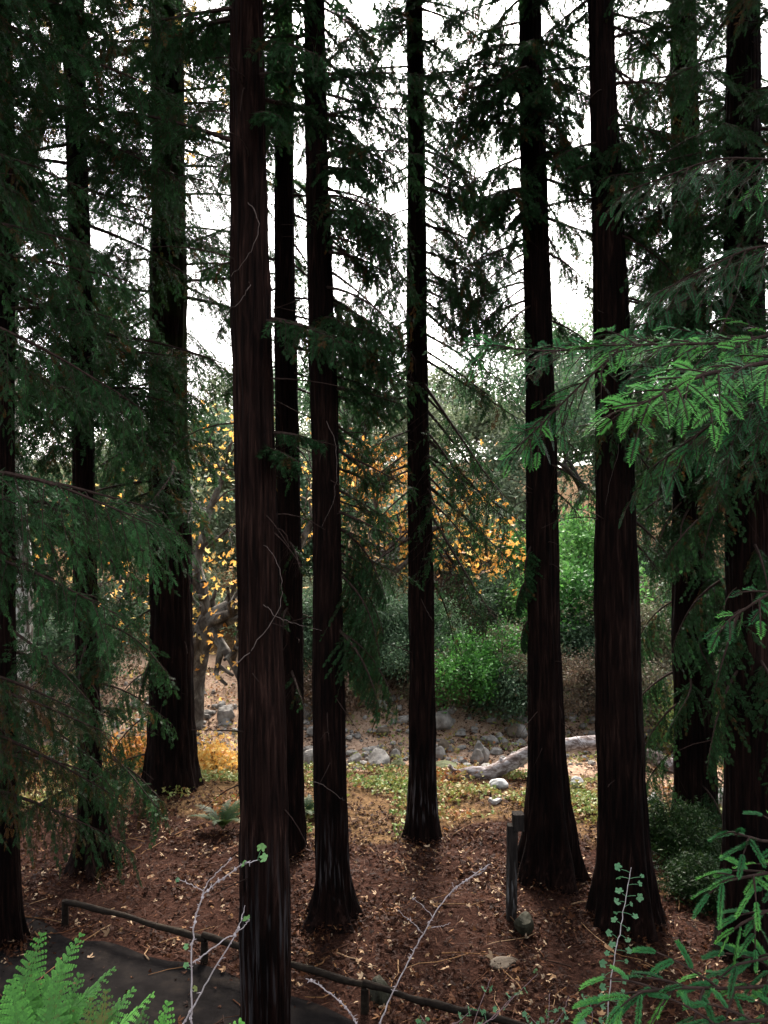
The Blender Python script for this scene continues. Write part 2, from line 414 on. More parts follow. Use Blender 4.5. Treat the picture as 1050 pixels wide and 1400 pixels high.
def in_path(x, y):
    rel = np.stack([x - FENCE[0][0], y - FENCE[0][1]], -1)
    n = rel @ fnor
    return (n > 0.08) & (n < 1.95)

# ------------------------------------------------------------------ leaf litter, cover, gravel
def leaf_stuff(n, xr, yr, keepfn, size, tintfn, seed, lift=0.015, tilt=0.5, lobes=3, wr=0.45):
    rng = np.random.default_rng(seed)
    x = rng.uniform(*xr, n); y = rng.uniform(*yr, n)
    k = keepfn(x, y, rng); x, y = x[k], y[k]; n = len(x)
    z = hgt(x, y) + rng.uniform(0.3, 1, n) * lift
    B = np.stack([x, y, z], -1)
    a = rng.uniform(0, 6.283, n)
    N = nrm(np.stack([rng.normal(0, tilt, n), rng.normal(0, tilt, n), np.ones(n)], -1))
    D = nrm(np.cross(N, np.stack([np.cos(a), np.sin(a), np.zeros(n)], -1)))
    S = np.cross(N, D)
    L = rng.uniform(size[0], size[1], n); tn = tintfn(x, y, rng)
    mb = MB()
    if lobes == 1:
        mb.blades(B, D, N, L, L * wr, tn)
    else:
        for ang, f in ((0, 1.0), (0.95, 0.8), (-0.95, 0.8)):
            Dd = D * math.cos(ang) + S * math.sin(ang) + N * rng.normal(0, 0.25, n)[:, None]
            mb.blades(B, Dd, N, L * f, L * wr, tn, mid=0.5)
    return mb

def lit_tint(x, y, rng):
    t = rng.beta(2.2, 2.6, len(x)) * 0.8
    pale = rng.random(len(x)) < 0.075
    t[pale] = rng.uniform(0.8, 1.05, pale.sum())
    return t
def lit_keep(x, y, rng):
    w = np.where(in_path(x, y), 0.05, 1.0) * (1 - 0.25 * sst(0.3, 0.55, zone(x, y)))
    w = w * (0.25 + 0.75 * sst(-0.5, 0.5, wob(x, y, 2, 1.2) + .5 * wob(x, y, 4, 3.1)))
    w = w * np.where(np.abs(x) < y * 0.52 + 0.6, 1, 0)
    return rng.random(len(x)) < w
mb = leaf_stuff(230000, (-10, 10), (5.0, 19.5), lit_keep, (0.018, 0.055), lit_tint, 3, lift=0.03, tilt=0.55)
mb2 = leaf_stuff(2400, (-8, 8), (5.0, 14), lit_keep, (0.045, 0.085), lambda x, y, r: r.uniform(0.55, 1.05, len(x)), 4, lift=0.05, tilt=0.45)
mb.v += mb2.v; mb.t += mb2.t; mb.f += [f + mb.n for f in mb2.f]; mb.n += mb2.n
def twig_litter(mb, n, seed):
    rng = np.random.default_rng(seed)
    x = rng.uniform(-8, 8, n); y = rng.uniform(5.2, 14, n)
    k = (np.abs(x) < y * 0.52 + 0.5) & ~in_path(x, y); x, y = x[k], y[k]; n = len(x)
    a = rng.uniform(0, 6.28, n); D = np.stack([np.cos(a), np.sin(a), rng.normal(0, .12, n)], -1)
    B = np.stack([x, y, hgt(x, y) + 0.02], -1)
    mb.blades(B, D, np.tile((0, 0, 1.0), (n, 1)), rng.uniform(.06, .25, n), .007, rng.uniform(0.1, 0.75, n))
twig_litter(mb, 9000, 8)
def foot_litter(mb, seed):
    rng = np.random.default_rng(seed)
    for px, d, r0 in ((8, 8.2, .2), (125, 10, .26), (234, 12.9, .40), (368, 6, .22), (398, 10.4, .2), (457, 8.7, .28), (578, 10.9, .22), (753, 9.75, .40), (857, 8.65, .36), (950, 11.2, .34), (1030, 8, .36)):
        n = 700; a = rng.uniform(0, 6.28, n); r = r0 * .8 + rng.exponential(.16, n)
        x = (px - 525) / FPX * d + np.cos(a) * r; y = d + np.sin(a) * r
        z = hgt(x, y) + rng.uniform(0.2, 1, n) * .10 * np.exp(-(r - r0) / .2).clip(0, 1)
        N = nrm(rng.normal(0, .6, (n, 3)) + np.array((0, 0, 1))); D = nrm(np.cross(N, rng.normal(0, 1, (n, 3))))
        mb.blades(np.stack([x, y, z], -1), D, N, rng.uniform(.025, .07, n), rng.uniform(.012, .03, n), lit_tint(x, y, rng))
foot_litter(mb, 28)
def stick_litter(mb, n, seed):
    rng = np.random.default_rng(seed)
    for k in range(n):
        x = rng.uniform(-6.5, 6.5); y = rng.uniform(5.8, 14)
        if abs(x) > y * .52 + .3: continue
        a = rng.uniform(0, 6.28); l = rng.uniform(.15, .7); q = np.linspace(-.5, .5, 5)
        px = x + math.cos(a) * l * q + rng.normal(0, .02, 5); py = y + math.sin(a) * l * q + rng.normal(0, .02, 5)
        mb.tube(np.stack([px, py, hgt(px, py) + .022], -1), np.linspace(.007, .003, 5) * rng.uniform(.6, 1.5), seg=5, cap=False, tint=rng.choice([.2, .5, .65, .84, .9]))
stick_litter(mb, 420, 18)
tag(mb.build('leaf_litter', M['litter']), 'fallen red brown leaves scattered over the grove floor', 'leaf litter', kind='stuff')

def cov_keep(x, y, rng):
    zz = zone(x, y)
    w = sst(0.15, 0.45, zz) * (1 - 0.8 * sst(0.7, 0.9, zz)) * sst(-0.45, 0.4, wob(x, y, 5, 1.3) + .35 * wob(x, y, 2, 4.0))
    w = w * np.where(np.abs(x) < y * 0.52 + 0.6, 1, 0)
    return rng.random(len(x)) < w
cb = leaf_stuff(110000, (-10, 10), (9.6, 19), cov_keep, (0.03, 0.07), lambda x, y, r: np.clip(r.normal(0.45, 0.25, len(x)) + 0.25 * wob(x, y, 9, 0.9), 0, 1), 6, lift=0.13, tilt=0.8, wr=0.6)
tag(cb.build('ground_cover', M['cover']), 'yellow green ground cover carpeting the strip before the creek', 'ground cover', kind='stuff')

def stone_shape(mb, c, s, seed, seg=14, tint=0.5, flat=1.0):
    rng = np.random.default_rng(seed)
    u = np.linspace(0, 2 * np.pi, seg, endpoint=False); v = np.linspace(-np.pi / 2, np.pi / 2, seg // 2 + 2)
    cu, cv = np.meshgrid(u, v)
    d = np.stack([np.cos(cv) * np.cos(cu), np.cos(cv) * np.sin(cu), np.sin(cv)], -1)
    r = np.ones(cu.shape)
    for _ in range(9):                                    # facets cut by random planes
        n = nrm(rng.normal(size=3)); h = rng.uniform(0.62, 0.92)
        q = d @ n
        r = np.minimum(r, np.where(q > 0.05, h / np.maximum(q, 0.05), 9))
    o = rng.uniform(0, 50, 3)
    r = r * (1 + 0.05 * wob(d[..., 0] + o[0], d[..., 1] + o[1], d[..., 2] + o[2], 2.2))
    a = rng.uniform(0, 6.28); ca, sa = math.cos(a), math.sin(a)
    q = d * r[..., None] * np.asarray(s)
    q = np.stack([q[..., 0] * ca - q[..., 1] * sa, q[..., 0] * sa + q[..., 1] * ca, q[..., 2]], -1)
    mb.grid(q + np.asarray(c), closed_u=True, tint=tint)

def gravel():
    rng = np.random.default_rng(12); mb = MB()
    for k in range(1700):
        y = rng.normal(16.0, 1.5); x = rng.uniform(-9, 9)
        if y < 14.2 - 0.12 * x or y > 20: continue
        s = 0.03 + 0.14 * rng.random() ** 3
        stone_shape(mb, (x, y, hgt(x, y) + s * 0.15), (s, s * rng.uniform(.6, 1), s * rng.uniform(.4, .8)), k, seg=7)
    tag(mb.build('creek_gravel', M['rock'], smooth=False), 'small grey stones and rubble of the dry creek bed', 'gravel', kind='stuff')
gravel()

def boulder(px, py, d, w, h, mat, label, seed, cat='boulder', group=None, name='boulder', dep=None):
    p = P(px, py, d); x, y = p[0], p[1]
    z = float(hgt(x, y))
    mb = MB(); stone_shape(mb, (0, 0, 0), (w / 2, (dep or w * 0.7) / 2, h * 0.62), seed, seg=28)
    o = mb.build(name, M[mat], smooth=False)
    o.location = (x, y, z + h * 0.28)
    return tag(o, label, cat, group)

# ------------------------------------------------------------------ conifer foliage
def make_branch(rng, L, lod, leafy=1.0, droop=0.18, up=0.05, bare=0.1, pend=0.25):
    """returns dict: sub-shoot blades and twig lines; local X outwards, Z up"""
    K = 9; t = np.linspace(0, 1, K)
    wv = rng.normal(0, 0.03, 2)
    ax = np.stack([L * t * (1 - 0.06 * t), L * (wv[0] * np.sin(t * 4) + wv[1] * t * t), L * (up * t - droop * t ** 2.0 + 0.07 * np.maximum(t - 0.75, 0))], -1)
    lines = [(ax, np.linspace(0.010 * L + 0.004, 0.003, K))]
    B = []; D = []; N = []; LL = []; TT = []
    def ev(pt, s):
        f = s * (len(pt) - 1); i = min(int(f), len(pt) - 2); return pt[i] + (pt[i + 1] - pt[i]) * (f - i), nrm(pt[i + 1] - pt[i])
    ns = max(6, int(L * 15))
    for i in range(ns + 1):
        s = bare + (1 - bare) * (i + rng.uniform(-.3, .3)) / ns
        s = min(max(s, bare * 0.7), 1.0)
        p0, tg = ev(ax, s)
        side = 1 if i % 2 else -1
        a = R(rng.uniform(42, 72) * (1 - 0.3 * s)) * side if i < ns else 0
        l = min(0.85, 0.44 * L) * (1.05 - 0.62 * s) * rng.uniform(0.5, 1.15)
        if i == ns: l = 0.22
        d = np.array((tg[0] * math.cos(a) - tg[1] * math.sin(a), tg[0] * math.sin(a) + tg[1] * math.cos(a), tg[2] + rng.normal(-pend, 0.22)))
        d = nrm(d)
        q = np.linspace(0, 1, 5)
        sh = p0 + d * (l * q)[:, None] + np.stack([0 * q, 0 * q, -rng.uniform(0.2, 0.8) * l * q * q], -1)
        lines.append((sh, np.linspace(0.0045, 0.002, 5)))
        if rng.random() > leafy: continue
        ms = max(4, int(l / 0.033))
        brown = rng.random() < 0.06
        bt = rng.uniform(0.0, 0.12) if brown else rng.uniform(0.25, 0.75)
        for j in range(ms + 1):
            u = (j + rng.uniform(0.1, 0.9)) / (ms + 1)
            b, tg2 = ev(sh, u)
            b2 = (R(rng.uniform(30, 60)) * (1 if j % 2 else -1)) if j < ms else 0
            dd = np.array((tg2[0] * math.cos(b2) - tg2[1] * math.sin(b2), tg2[0] * math.sin(b2) + tg2[1] * math.cos(b2), tg2[2] + rng.normal(-0.15, 0.4)))
            B.append(b); D.append(nrm(dd)); N.append(nrm(np.array((rng.normal(0, .6), rng.normal(0, .6), 1))))
            LL.append(rng.uniform(0.07, 0.15) * (1.1 - 0.4 * u)); TT.append(np.clip(bt + rng.normal(0, 0.10), 0, 1))
    if not B:
        B = np.zeros((0, 3)); return dict(lines=lines, b=None)
    B, D, N, LL, TT = map(np.array, (B, D, N, LL, TT))
    N = nrm(N - D * (N * D).sum(-1, keepdims=True)); S = np.cross(D, N)
    ob, od, on, ol, ow, ot = [], [], [], [], [], []
    def put(b, d, n, l, w):
        ob.append(b); od.append(d); on.append(n); ol.append(np.broadcast_to(l, (len(b),))); ow.append(np.broadcast_to(w, (len(b),))); ot.append(TT)
    npair, bl, bw = {0: (6, 0.028, 0.0075), 1: (4, 0.038, 0.011), 2: (1, 0.08, 0.03), 3: (7, 0.024, 0.006)}[lod]
    for k in range(npair):
        f = (k + 0.5) / npair
        for sg in (1, -1):
            put(B + D * (LL * f * 0.9)[:, None], D * 0.72 + S * sg * 0.7 + N * rng.normal(0, .2, len(B))[:, None], N, bl * (1.15 - 0.5 * f) * rng.uniform(.8, 1.2, len(B)), bw)
    put(B + D * (LL * 0.75)[:, None], D, N, LL * 0.4, bw)
    if lod != 2: put(B, D, S, LL * 0.95, 0.004)
    else: put(B, D, N, LL, 0.022)
    c = np.concatenate
    return dict(lines=lines, b=(c(ob), c(od), c(on), c(ol), c(ow), c(ot)))

def rotm(az, pitch, roll=0.0):
    ca, sa, cp, sp, cr, sr = math.cos(az), math.sin(az), math.cos(pitch), math.sin(pitch), math.cos(roll), math.sin(roll)
    Rz = np.array([[ca, -sa, 0], [sa, ca, 0], [0, 0, 1]])
    Ry = np.array([[cp, 0, -sp], [0, 1, 0], [sp, 0, cp]])
    Rx = np.array([[1, 0, 0], [0, cr, -sr], [0, sr, cr]])
    return Rz @ Ry @ Rx

TPL = {}
def template(lod, style, k):
    key = (lod, style, k)
    if key not in TPL:
        rng = np.random.default_rng(100 + 37 * lod + 7 * k + {'full': 0, 'thin': 400, 'hang': 800, 'bare': 1200, 'straight': 1600}[style])
        L = 1.7 + 0.2 * k
        TPL[key] = (L, make_branch(rng, L, lod, leafy={'full': 1.0, 'thin': 0.55, 'hang': 0.95, 'bare': 0.12, 'straight': 0.5}[style],
                                   droop={'full': 0.20, 'thin': 0.25, 'hang': 0.5, 'bare': 0.22, 'straight': 0.05}[style],
                                   up={'full': 0.10, 'thin': 0.08, 'hang': 0.1, 'bare': 0.02, 'straight': 0.03}[style], bare={'full': .12, 'thin': .25, 'hang': .15, 'bare': .1, 'straight': .2}[style], pend={'full': .30, 'thin': .3, 'hang': .75, 'bare': .2, 'straight': .15}[style]))
    return TPL[key]

def put_branch(cr, lm, p, az, pitch, L, lod, style, rng, tshift=0.0):
    TL, tp = template(lod, style, int(rng.integers(0, 5)))
    s = L / TL
    Rm = rotm(az, pitch, rng.normal(0, 0.15))
    for ln, rad in tp['lines']:
        lm.tube(p + (ln @ Rm.T) * s, rad * max(s, 0.7), seg=3 if len(ln) < 9 else 5, cap=False, tint=0.5)
    if tp['b'] is not None:
        b, d, n, l, w, t = tp['b']
        cs = 0.55 + 0.45 * s                                  # needles keep their size, the branch scales
        cr.blades(p + (b @ Rm.T) * s, d @ Rm.T, n @ Rm.T, l * cs, w * cs, np.clip(t + tshift, 0, 1))

def trunk_fn(base, top, d, z9, w9, z1, w1):
    """centre line and radius against height above the base"""
    base = np.asarray(base); lean = (top - base) / (top[2] - base[2])
    def c(z): return base + lean * z
    def r(z):
        zz = z + base[2]
        f = (zz - z9) / (z1 - z9)
        return np.maximum((w9 + (w1 - w9) * f) / 2 * np.clip(1.1 - (zz - z1) * 0.03, 0.25, 1.0) if False else (w9 + (w1 - w9) * np.clip(f, -3, 2.2)) / 2, 0.05)
    return c, r

ROWS = 'redwood trunks of the grove'
def redwood(px, py, d, w9, w1, xtop, flare, label, specs, lod=1, mat='bark', H=18.0, seed=1, ridges=17, fl_h=0.35, deads=(), rough=1.0, tshift=0.0, base=None):
    rng = np.random.default_rng(seed)
    if base is None:
        gx = (px - 525) / FPX * d
        base = np.array((gx, d, float(hgt(gx, d)) - 0.03))
        top = P(xtop, 0, d)
    else:
        base = np.array(base, float); top = base + np.array((xtop, 0, 8.0))
    z9 = CAMZ - 200 / FPX * d; z1 = CAMZ + 600 / FPX * d
    c, r = trunk_fn(base, top, d, z9, w9 * d / FPX, z1, w1 * d / FPX)
    th = thing('redwood_tree', base, label, 'tree', ROWS)
    # trunk skin
    zt = top[2] - base[2]
    zs = np.concatenate([np.linspace(0, 1.2, 26)[:-1], np.linspace(1.2, zt + 0.5, int(zt / 0.14)), np.linspace(zt + 0.8, H, 14)])
    A = np.linspace(0, 2 * np.pi, 84, endpoint=False)
    ph = rng.uniform(0, 6.28, 6)
    Z, T = np.meshgrid(zs, A, indexing='ij')
    tw = 0.10 * np.sin(Z * 0.7 + ph[0]) + 0.05 * Z * rng.normal(0, .25) + 0.05 * np.sin(Z * 2.3 + ph[1])
    g = np.abs(np.sin((T + tw) * ridges / 2 + ph[2] + 0.9 * np.sin(3 * T + ph[3] + 0.5 * Z)))
    g2 = np.abs(np.sin((T + tw * 1.3) * ridges * 1.15 + ph[4] + 1.4 * np.sin(2 * T + 0.8 * Z)))
    rid = 1.3 * rough * (0.075 * (g - 0.6) + 0.035 * (g2 - 0.6))
    lob = 0.05 * np.sin(2 * T + ph[5]) + 0.045 * np.sin(3 * T + ph[3] + Z * 0.12)
    wobz = 0.03 * np.sin(Z * 1.7 + ph[4]) + 0.02 * np.sin(Z * 4.1 + ph[1]) + 0.012 * np.sin(Z * 9.7 + T + ph[0])
    fl = flare * np.exp(-Z / fl_h) * (1 + 0.22 * wob(np.cos(T) * 2.5, np.sin(T) * 2.5, Z * 2.2 + seed, 1.6) + 0.42 * np.sin(5 * T + ph[2]) + 0.28 * np.sin(8 * T + ph[1] + Z) + 0.12 * np.sin(15 * T + ph[3]))
    rag = 0.022 * wob(np.cos(T) * 5, np.sin(T) * 5, Z * 1.6 + seed, 2.0) + 0.016 * wob(np.cos(T) * 9, np.sin(T) * 9, Z * 5 + seed, 2.0)
    rr = r(Z) * (1 + rid + lob + wobz + rag) + fl * d / FPX / 2
    cz = np.array([c(z) for z in zs])
    sway = np.stack([0.012 * np.sin(zs * 0.9 + ph[0]), 0.012 * np.sin(zs * 0.7 + ph[1]), 0 * zs], -1)
    V = (cz + sway)[:, None] - base + np.stack([rr * np.cos(T), rr * np.sin(T), 0 * T], -1)
    tb = MB(); tb.grid(V, closed_u=True)
    tb.build('trunk', M[mat], th, smooth=True)
    cr = MB(); lm = MB()
    for sp in specs:
        ylo, yhi, n, L0, L1, az, asp, pit, psp, style = sp[:10]
        ld = sp[10] if len(sp) > 10 else lod
        for k in range(n):
            f = (k + rng.uniform(0, 1)) / n
            yy = ylo + (yhi - ylo) * f
            z = CAMZ - (yy - 700) / FPX * d - base[2]
            a = R(az + rng.uniform(-asp, asp))
            rad = float(r(np.array(z)))
            p = c(z) - base + np.array((math.cos(a), math.sin(a), 0)) * rad * 0.8
            put_branch(cr, lm, p, a, R(pit + rng.uniform(-psp, psp)), rng.uniform(L0, L1), ld, style, rng, tshift + (sp[11] if len(sp) > 11 else 0))
    # crown above the picture: it is what shades the grove
    ztop = CAMZ + 720 / FPX * d - base[2] + 1.7
    if ztop < H - 1:
        for k in range(52):
            z = ztop + (H - ztop) * (k + rng.random()) / 52
            a = rng.uniform(0, 6.28)
            put_branch(cr, lm, c(z) - base, a, R(rng.uniform(-15, 20)), rng.uniform(1.8, 3.2) * (1 - 0.5 * (z - ztop) / (H - ztop)), 2, 'full', rng)
    # short dead stubs
    for k in range(34):
        z = rng.uniform(1.5, zt); a = rng.uniform(0, 6.28); l = rng.uniform(.06, .3) if k % 2 else rng.uniform(.3, .8)
        dr = np.array((math.cos(a), math.sin(a), rng.uniform(-.5, .5)))
        q = np.linspace(0, 1, 5)
        pts = c(z) - base + np.array((math.cos(a), math.sin(a), 0)) * float(r(np.array(z))) * 0.8 + dr * (l * q)[:, None] + np.stack([rng.normal(0, .08) * q ** 2, rng.normal(0, .08) * q ** 2, -rng.uniform(0, .3) * q ** 2], -1)
        lm.tube(pts, np.linspace(0.007, 0.002, 5), seg=4, cap=False)
    lm.build('limbs', M['limb'], th)
    if cr.n: cr.build('crown', M['needle'], th)
    for pl, rad in deads:
        q = np.array([P(a, b, d - float(r(np.array(CAMZ - (b - 700) / FPX * d - base[2]))) - e) - base for a, b, e in pl])
        # smooth the polyline
        m = np.linspace(0, len(q) - 1, len(q) * 4)
        sm = np.stack([np.interp(m, np.arange(len(q)), q[:, k]) for k in range(3)], -1)
        sm[1:-1] = (sm[:-2] + 2 * sm[1:-1] + sm[2:]) / 4; sm[1:-1] = (sm[:-2] + 2 * sm[1:-1] + sm[2:]) / 4
        db = MB(); sm[1:-1] += rng.normal(0, .006, (len(sm) - 2, 3)); db.tube(sm, np.linspace(rad, rad * 0.3, len(sm)) * .62, seg=5)
        db.build('dead_twig', M['deadtwig'], th)
    return th

# spec: y from, y to, count, length min, max, azimuth (0 right, 90 away, 180 left, 270 towards us), spread, pitch, spread, style
redwood(8, 1290, 8.2, 30, 28, 0, 18, 'redwood trunk cut by the picture edge, beside the dark path', [
    (-80, 620, 40, 1.2, 2.2, 0, 180, -8, 18, 'full'), (540, 1050, 11, 0.8, 1.5, 0, 180, -18, 15, 'full')], lod=1, seed=11)
redwood(125, 1185, 10.0, 28, 26, 101, 34, 'slender redwood with a narrow flared foot behind the rail end post', [
    (-60, 600, 60, 1.3, 2.3, 0, 180, -6, 18, 'full'), (560, 1090, 17, 0.8, 1.5, 0, 180, -18, 15, 'thin')], lod=1, seed=12)
redwood(234, 1078, 12.9, 56, 40, 229, 22, 'thick dark redwood with mossy upper trunk beside the bent sycamore', [
    (-60, 420, 56, 1.5, 2.7, 0, 180, -4, 16, 'full'), (420, 720, 24, 1.2, 2.2, 180, 120, -15, 15, 'full'), (700, 1050, 7, 0.8, 1.5, 215, 50, -20, 14, 'hang')], lod=1, mat='bark_moss', seed=13)
redwood(368, 1500, 6.0, 60, 46, 336, 8, 'nearest redwood trunk with grey streaked bark standing at the path edge', [
    (-60, 60, 6, 0.8, 1.2, 0, 180, -5, 14, 'full', 0), (60, 190, 3, 0.5, 0.8, 0, 60, -12, 12, 'full', 0), (190, 215, 1, 1.3, 1.4, 185, 6, 14, 4, 'full', 0),
    (425, 445, 2, 0.6, 0.8, 345, 25, -8, 6, 'full', 0), (590, 625, 2, 0.38, 0.46, 335, 20, -8, 6, 'full', 0), (100, 120, 1, 0.6, .7, 330, 10, -14, 5, 'full', 0)],
    lod=0, mat='bark_streak', seed=14, ridges=21, rough=1.25, deads=[
    ([(318, 912, -.02), (352, 880, .02), (382, 835, .07), (386, 795, .08), (377, 760, .05), (352, 742, .0)], 0.006),
    ([(352, 818, -.02), (366, 832, .03), (378, 845, .05), (405, 852, .1), (440, 862, .2)], 0.005),
    ([(335, 270, -.02), (350, 290, .03), (356, 315, .05), (340, 350, .04), (316, 378, .02)], 0.006),
    ([(340, 378, -.02), (342, 392, .03), (330, 410, .05), (314, 422, .05)], 0.006)])
redwood(398, 1168, 10.4, 33, 23, 386, 12, 'thin redwood half hidden right behind the grey streaked trunk', [
    (-60, 240, 16, 0.8, 1.3, 0, 180, -8, 15, 'full'), (240, 560, 22, 0.8, 1.4, 60, 150, -18, 15, 'thin'), (560, 940, 8, 0.5, 0.9, 200, 140, -12, 15, 'bare')], lod=1, seed=15)
redwood(457, 1257, 8.7, 40, 28, 430, 34, 'redwood with pale weathered patch above its flared dark foot', [
    (-60, 150, 22, 0.9, 1.6, 0, 180, -8, 15, 'full', 0), (130, 300, 17, 0.8, 1.4, 20, 90, -12, 12, 'full', 0), (430, 545, 9, 0.7, 1.05, 330, 75, -8, 12, 'full', 0),
    (540, 780, 13, 0.7, 1.3, 20, 60, -24, 12, 'straight'), (720, 900, 9, 0.7, 1.05, 15, 50, -28, 12, 'hang'), (250, 440, 18, 0.9, 1.5, 10, 70, -22, 12, 'thin')],
    lod=0, mat='bark_pale', seed=16, fl_h=0.22, deads=[([(446, 575, -.02), (458, 600, .03), (462, 640, .04), (456, 690, .04), (440, 720, .06)], 0.005),
                                           ([(425, 1068, -.02), (445, 1074, .03), (462, 1088, .05), (472, 1094, .06)], 0.006)])
redwood(578, 1147, 10.9, 33, 21, 566, 14, 'slim straight redwood with faint pale streaks above its foot, before the log', [
    (-60, 130, 18, 0.8, 1.6, 0, 180, -8, 15, 'full'), (100, 420, 25, 1.0, 1.8, 5, 60, -22, 12, 'full'), (120, 480, 10, 0.7, 1.2, 185, 50, -22, 12, 'thin'),
    (420, 700, 13, 1.2, 2.3, 0, 55, -40, 9, 'straight'), (470, 760, 9, 0.8, 1.4, 180, 50, -32, 12, 'straight'), (430, 700, 7, 1.0, 1.6, 180, 50, -30, 14, 'bare'), (600, 800, 6, 1.0, 1.7, 0, 60, -40, 15, 'bare')],
    lod=1, mat='bark_pale', seed=17, fl_h=0.25)
redwood(753, 1197, 9.75, 44, 31, 724, 46, 'redwood with a wide skirted foot just behind the bent headed post', [
    (-60, 150, 24, 0.8, 1.5, 0, 180, -8, 15, 'full'), (100, 300, 27, 0.8, 1.4, 300, 110, -18, 14, 'full'), (250, 430, 13, 0.8, 1.4, 185, 50, -30, 12, 'thin'), (300, 470, 4, 0.6, 1.0, 10, 60, -25, 12, 'thin'),
    (740, 860, 3, 0.4, 0.6, 180, 30, -50, 8, 'hang'), (560, 700, 3, 0.5, 0.9, 10, 60, -25, 12, 'bare')], lod=1, seed=18, fl_h=0.55)
redwood(857, 1260, 8.65, 60, 36, 822, 30, 'broad black redwood trunk behind the leafy upright sprig', [
    (-60, 60, 6, 0.7, 1.1, 0, 180, -8, 15, 'full', 0), (180, 270, 7, 0.6, 0.9, 280, 80, -12, 12, 'full', 0), (60, 430, 17, 0.8, 1.4, 10, 70, -24, 14, 'thin'),
    (560, 760, 4, 0.6, 0.9, 10, 40, -35, 14, 'bare')], lod=0, seed=19, fl_h=0.4, deads=[
    ([(855, 545, -.02), (852, 580, .04), (845, 620, .06), (836, 650, .05), (828, 690, .04)], 0.004),
    ([(855, 560, -.02), (850, 590, .05), (858, 610, .06), (872, 622, .06)], 0.004)])
redwood(950, 1132, 11.2, 50, 34, 935, 16, 'redwood rising out of the dark low juniper near the creek', [
    (-60, 600, 70, 1.1, 2.1, 0, 180, -10, 18, 'full'), (600, 1100, 28, 0.8, 1.5, 0, 180, -22, 15, 'hang'), (300, 900, 16, 0.8, 1.4, 250, 70, -25, 14, 'full')], lod=1, seed=20)
redwood(1030, 1300, 8.0, 66, 44, 1014, 30, 'thick redwood beside the bright young conifer at the bank', [
    (-60, 330, 26, 1.0, 1.9, 0, 180, -10, 15, 'full', 0), (300, 620, 18, 0.9, 1.6, 220, 90, -20, 15, 'full', 0), (620, 1000, 8, 0.6, 1.1, 215, 70, -28, 14, 'hang'), (120, 560, 18, 0.9, 1.6, 255, 60, -22, 12, 'full', 0)], lod=1, seed=21)
# two grove trees whose trunks stand just outside the picture, their boughs reach in
redwood(0, 0, 5.0, 60, 48, 0.05, 20, 'redwood outside the frame whose teal boughs hang across the path', [
    (630, 700, 5, 1.5, 2.0, 20, 32, -6, 5, 'full', 3, .15), (690, 760, 2, 1.2, 1.7, 25, 35, -16, 7, 'full', 3, 0), (900, 1000, 2, 1.0, 1.5, 60, 25, -30, 7, 'thin', 3, -.2), (880, 1080, 5, 1.2, 1.7, 42, 22, -22, 8, 'full', 3, -.22),
    (100, 500, 6, 1.2, 1.8, 50, 50, -8, 14, 'full', 3), (-200, 100, 8, 1.2, 2.0, 40, 80, -5, 12, 'full', 1)], lod=0, seed=22, tshift=0.03, base=(-3.15, 5.1, 0.0))

# ------------------------------------------------------------------ near boughs with single needles
def shoot(mb, lm, p, d, n, l, rng, tint, nl=0.018, nw=0.0024, sp=0.0030, fir=False, curve=0.25):
    k = max(6, int(l / sp)); u = np.linspace(0.02, 1, k)
    d = nrm(d); n = nrm(n - d * (n @ d)); s = np.cross(d, n)
    sag = -curve * l
    ctr = p + d * (l * u)[:, None] + np.array((0, 0, 1.0)) * (sag * u * u)[:, None]
    lm.tube(ctr[::max(1, k // 5)], 0.0012, seg=4, cap=False)
    prof = np.sin(np.clip(0.15 + 0.85 * u, 0, 1) * np.pi) ** 0.5
    for sg in (1, -1):
        DD = d * (1.05 if fir else 0.62) + s * sg + n * rng.normal(0.12, 0.12, k)[:, None]
        mb.blades(ctr, DD, np.tile(n, (k, 1)), nl * (0.35 + 0.65 * prof) * rng.uniform(.7, 1.15, k), nw, np.clip(tint + 0.25 * u - 0.1 + rng.normal(0, .05, k), 0, 1), mid=0.5)
    if fir:
        for q in range(3):
            a = rng.uniform(0, 6.28, k)
            DD = d * 1.2 + (s * np.cos(a)[:, None] + n * np.abs(np.sin(a))[:, None])
            mb.blades(ctr, DD, np.tile(n, (k, 1)) + s * rng.normal(0, .5, k)[:, None], nl * 0.75 * rng.uniform(.8, 1.1, k), nw, np.clip(tint + 0.3 * u + rng.normal(0, .06, k), 0, 1), mid=0.5)
    mb.blades(ctr[-1:], [d], [n], nl * 0.6, nw * 1.5, tint + 0.2)

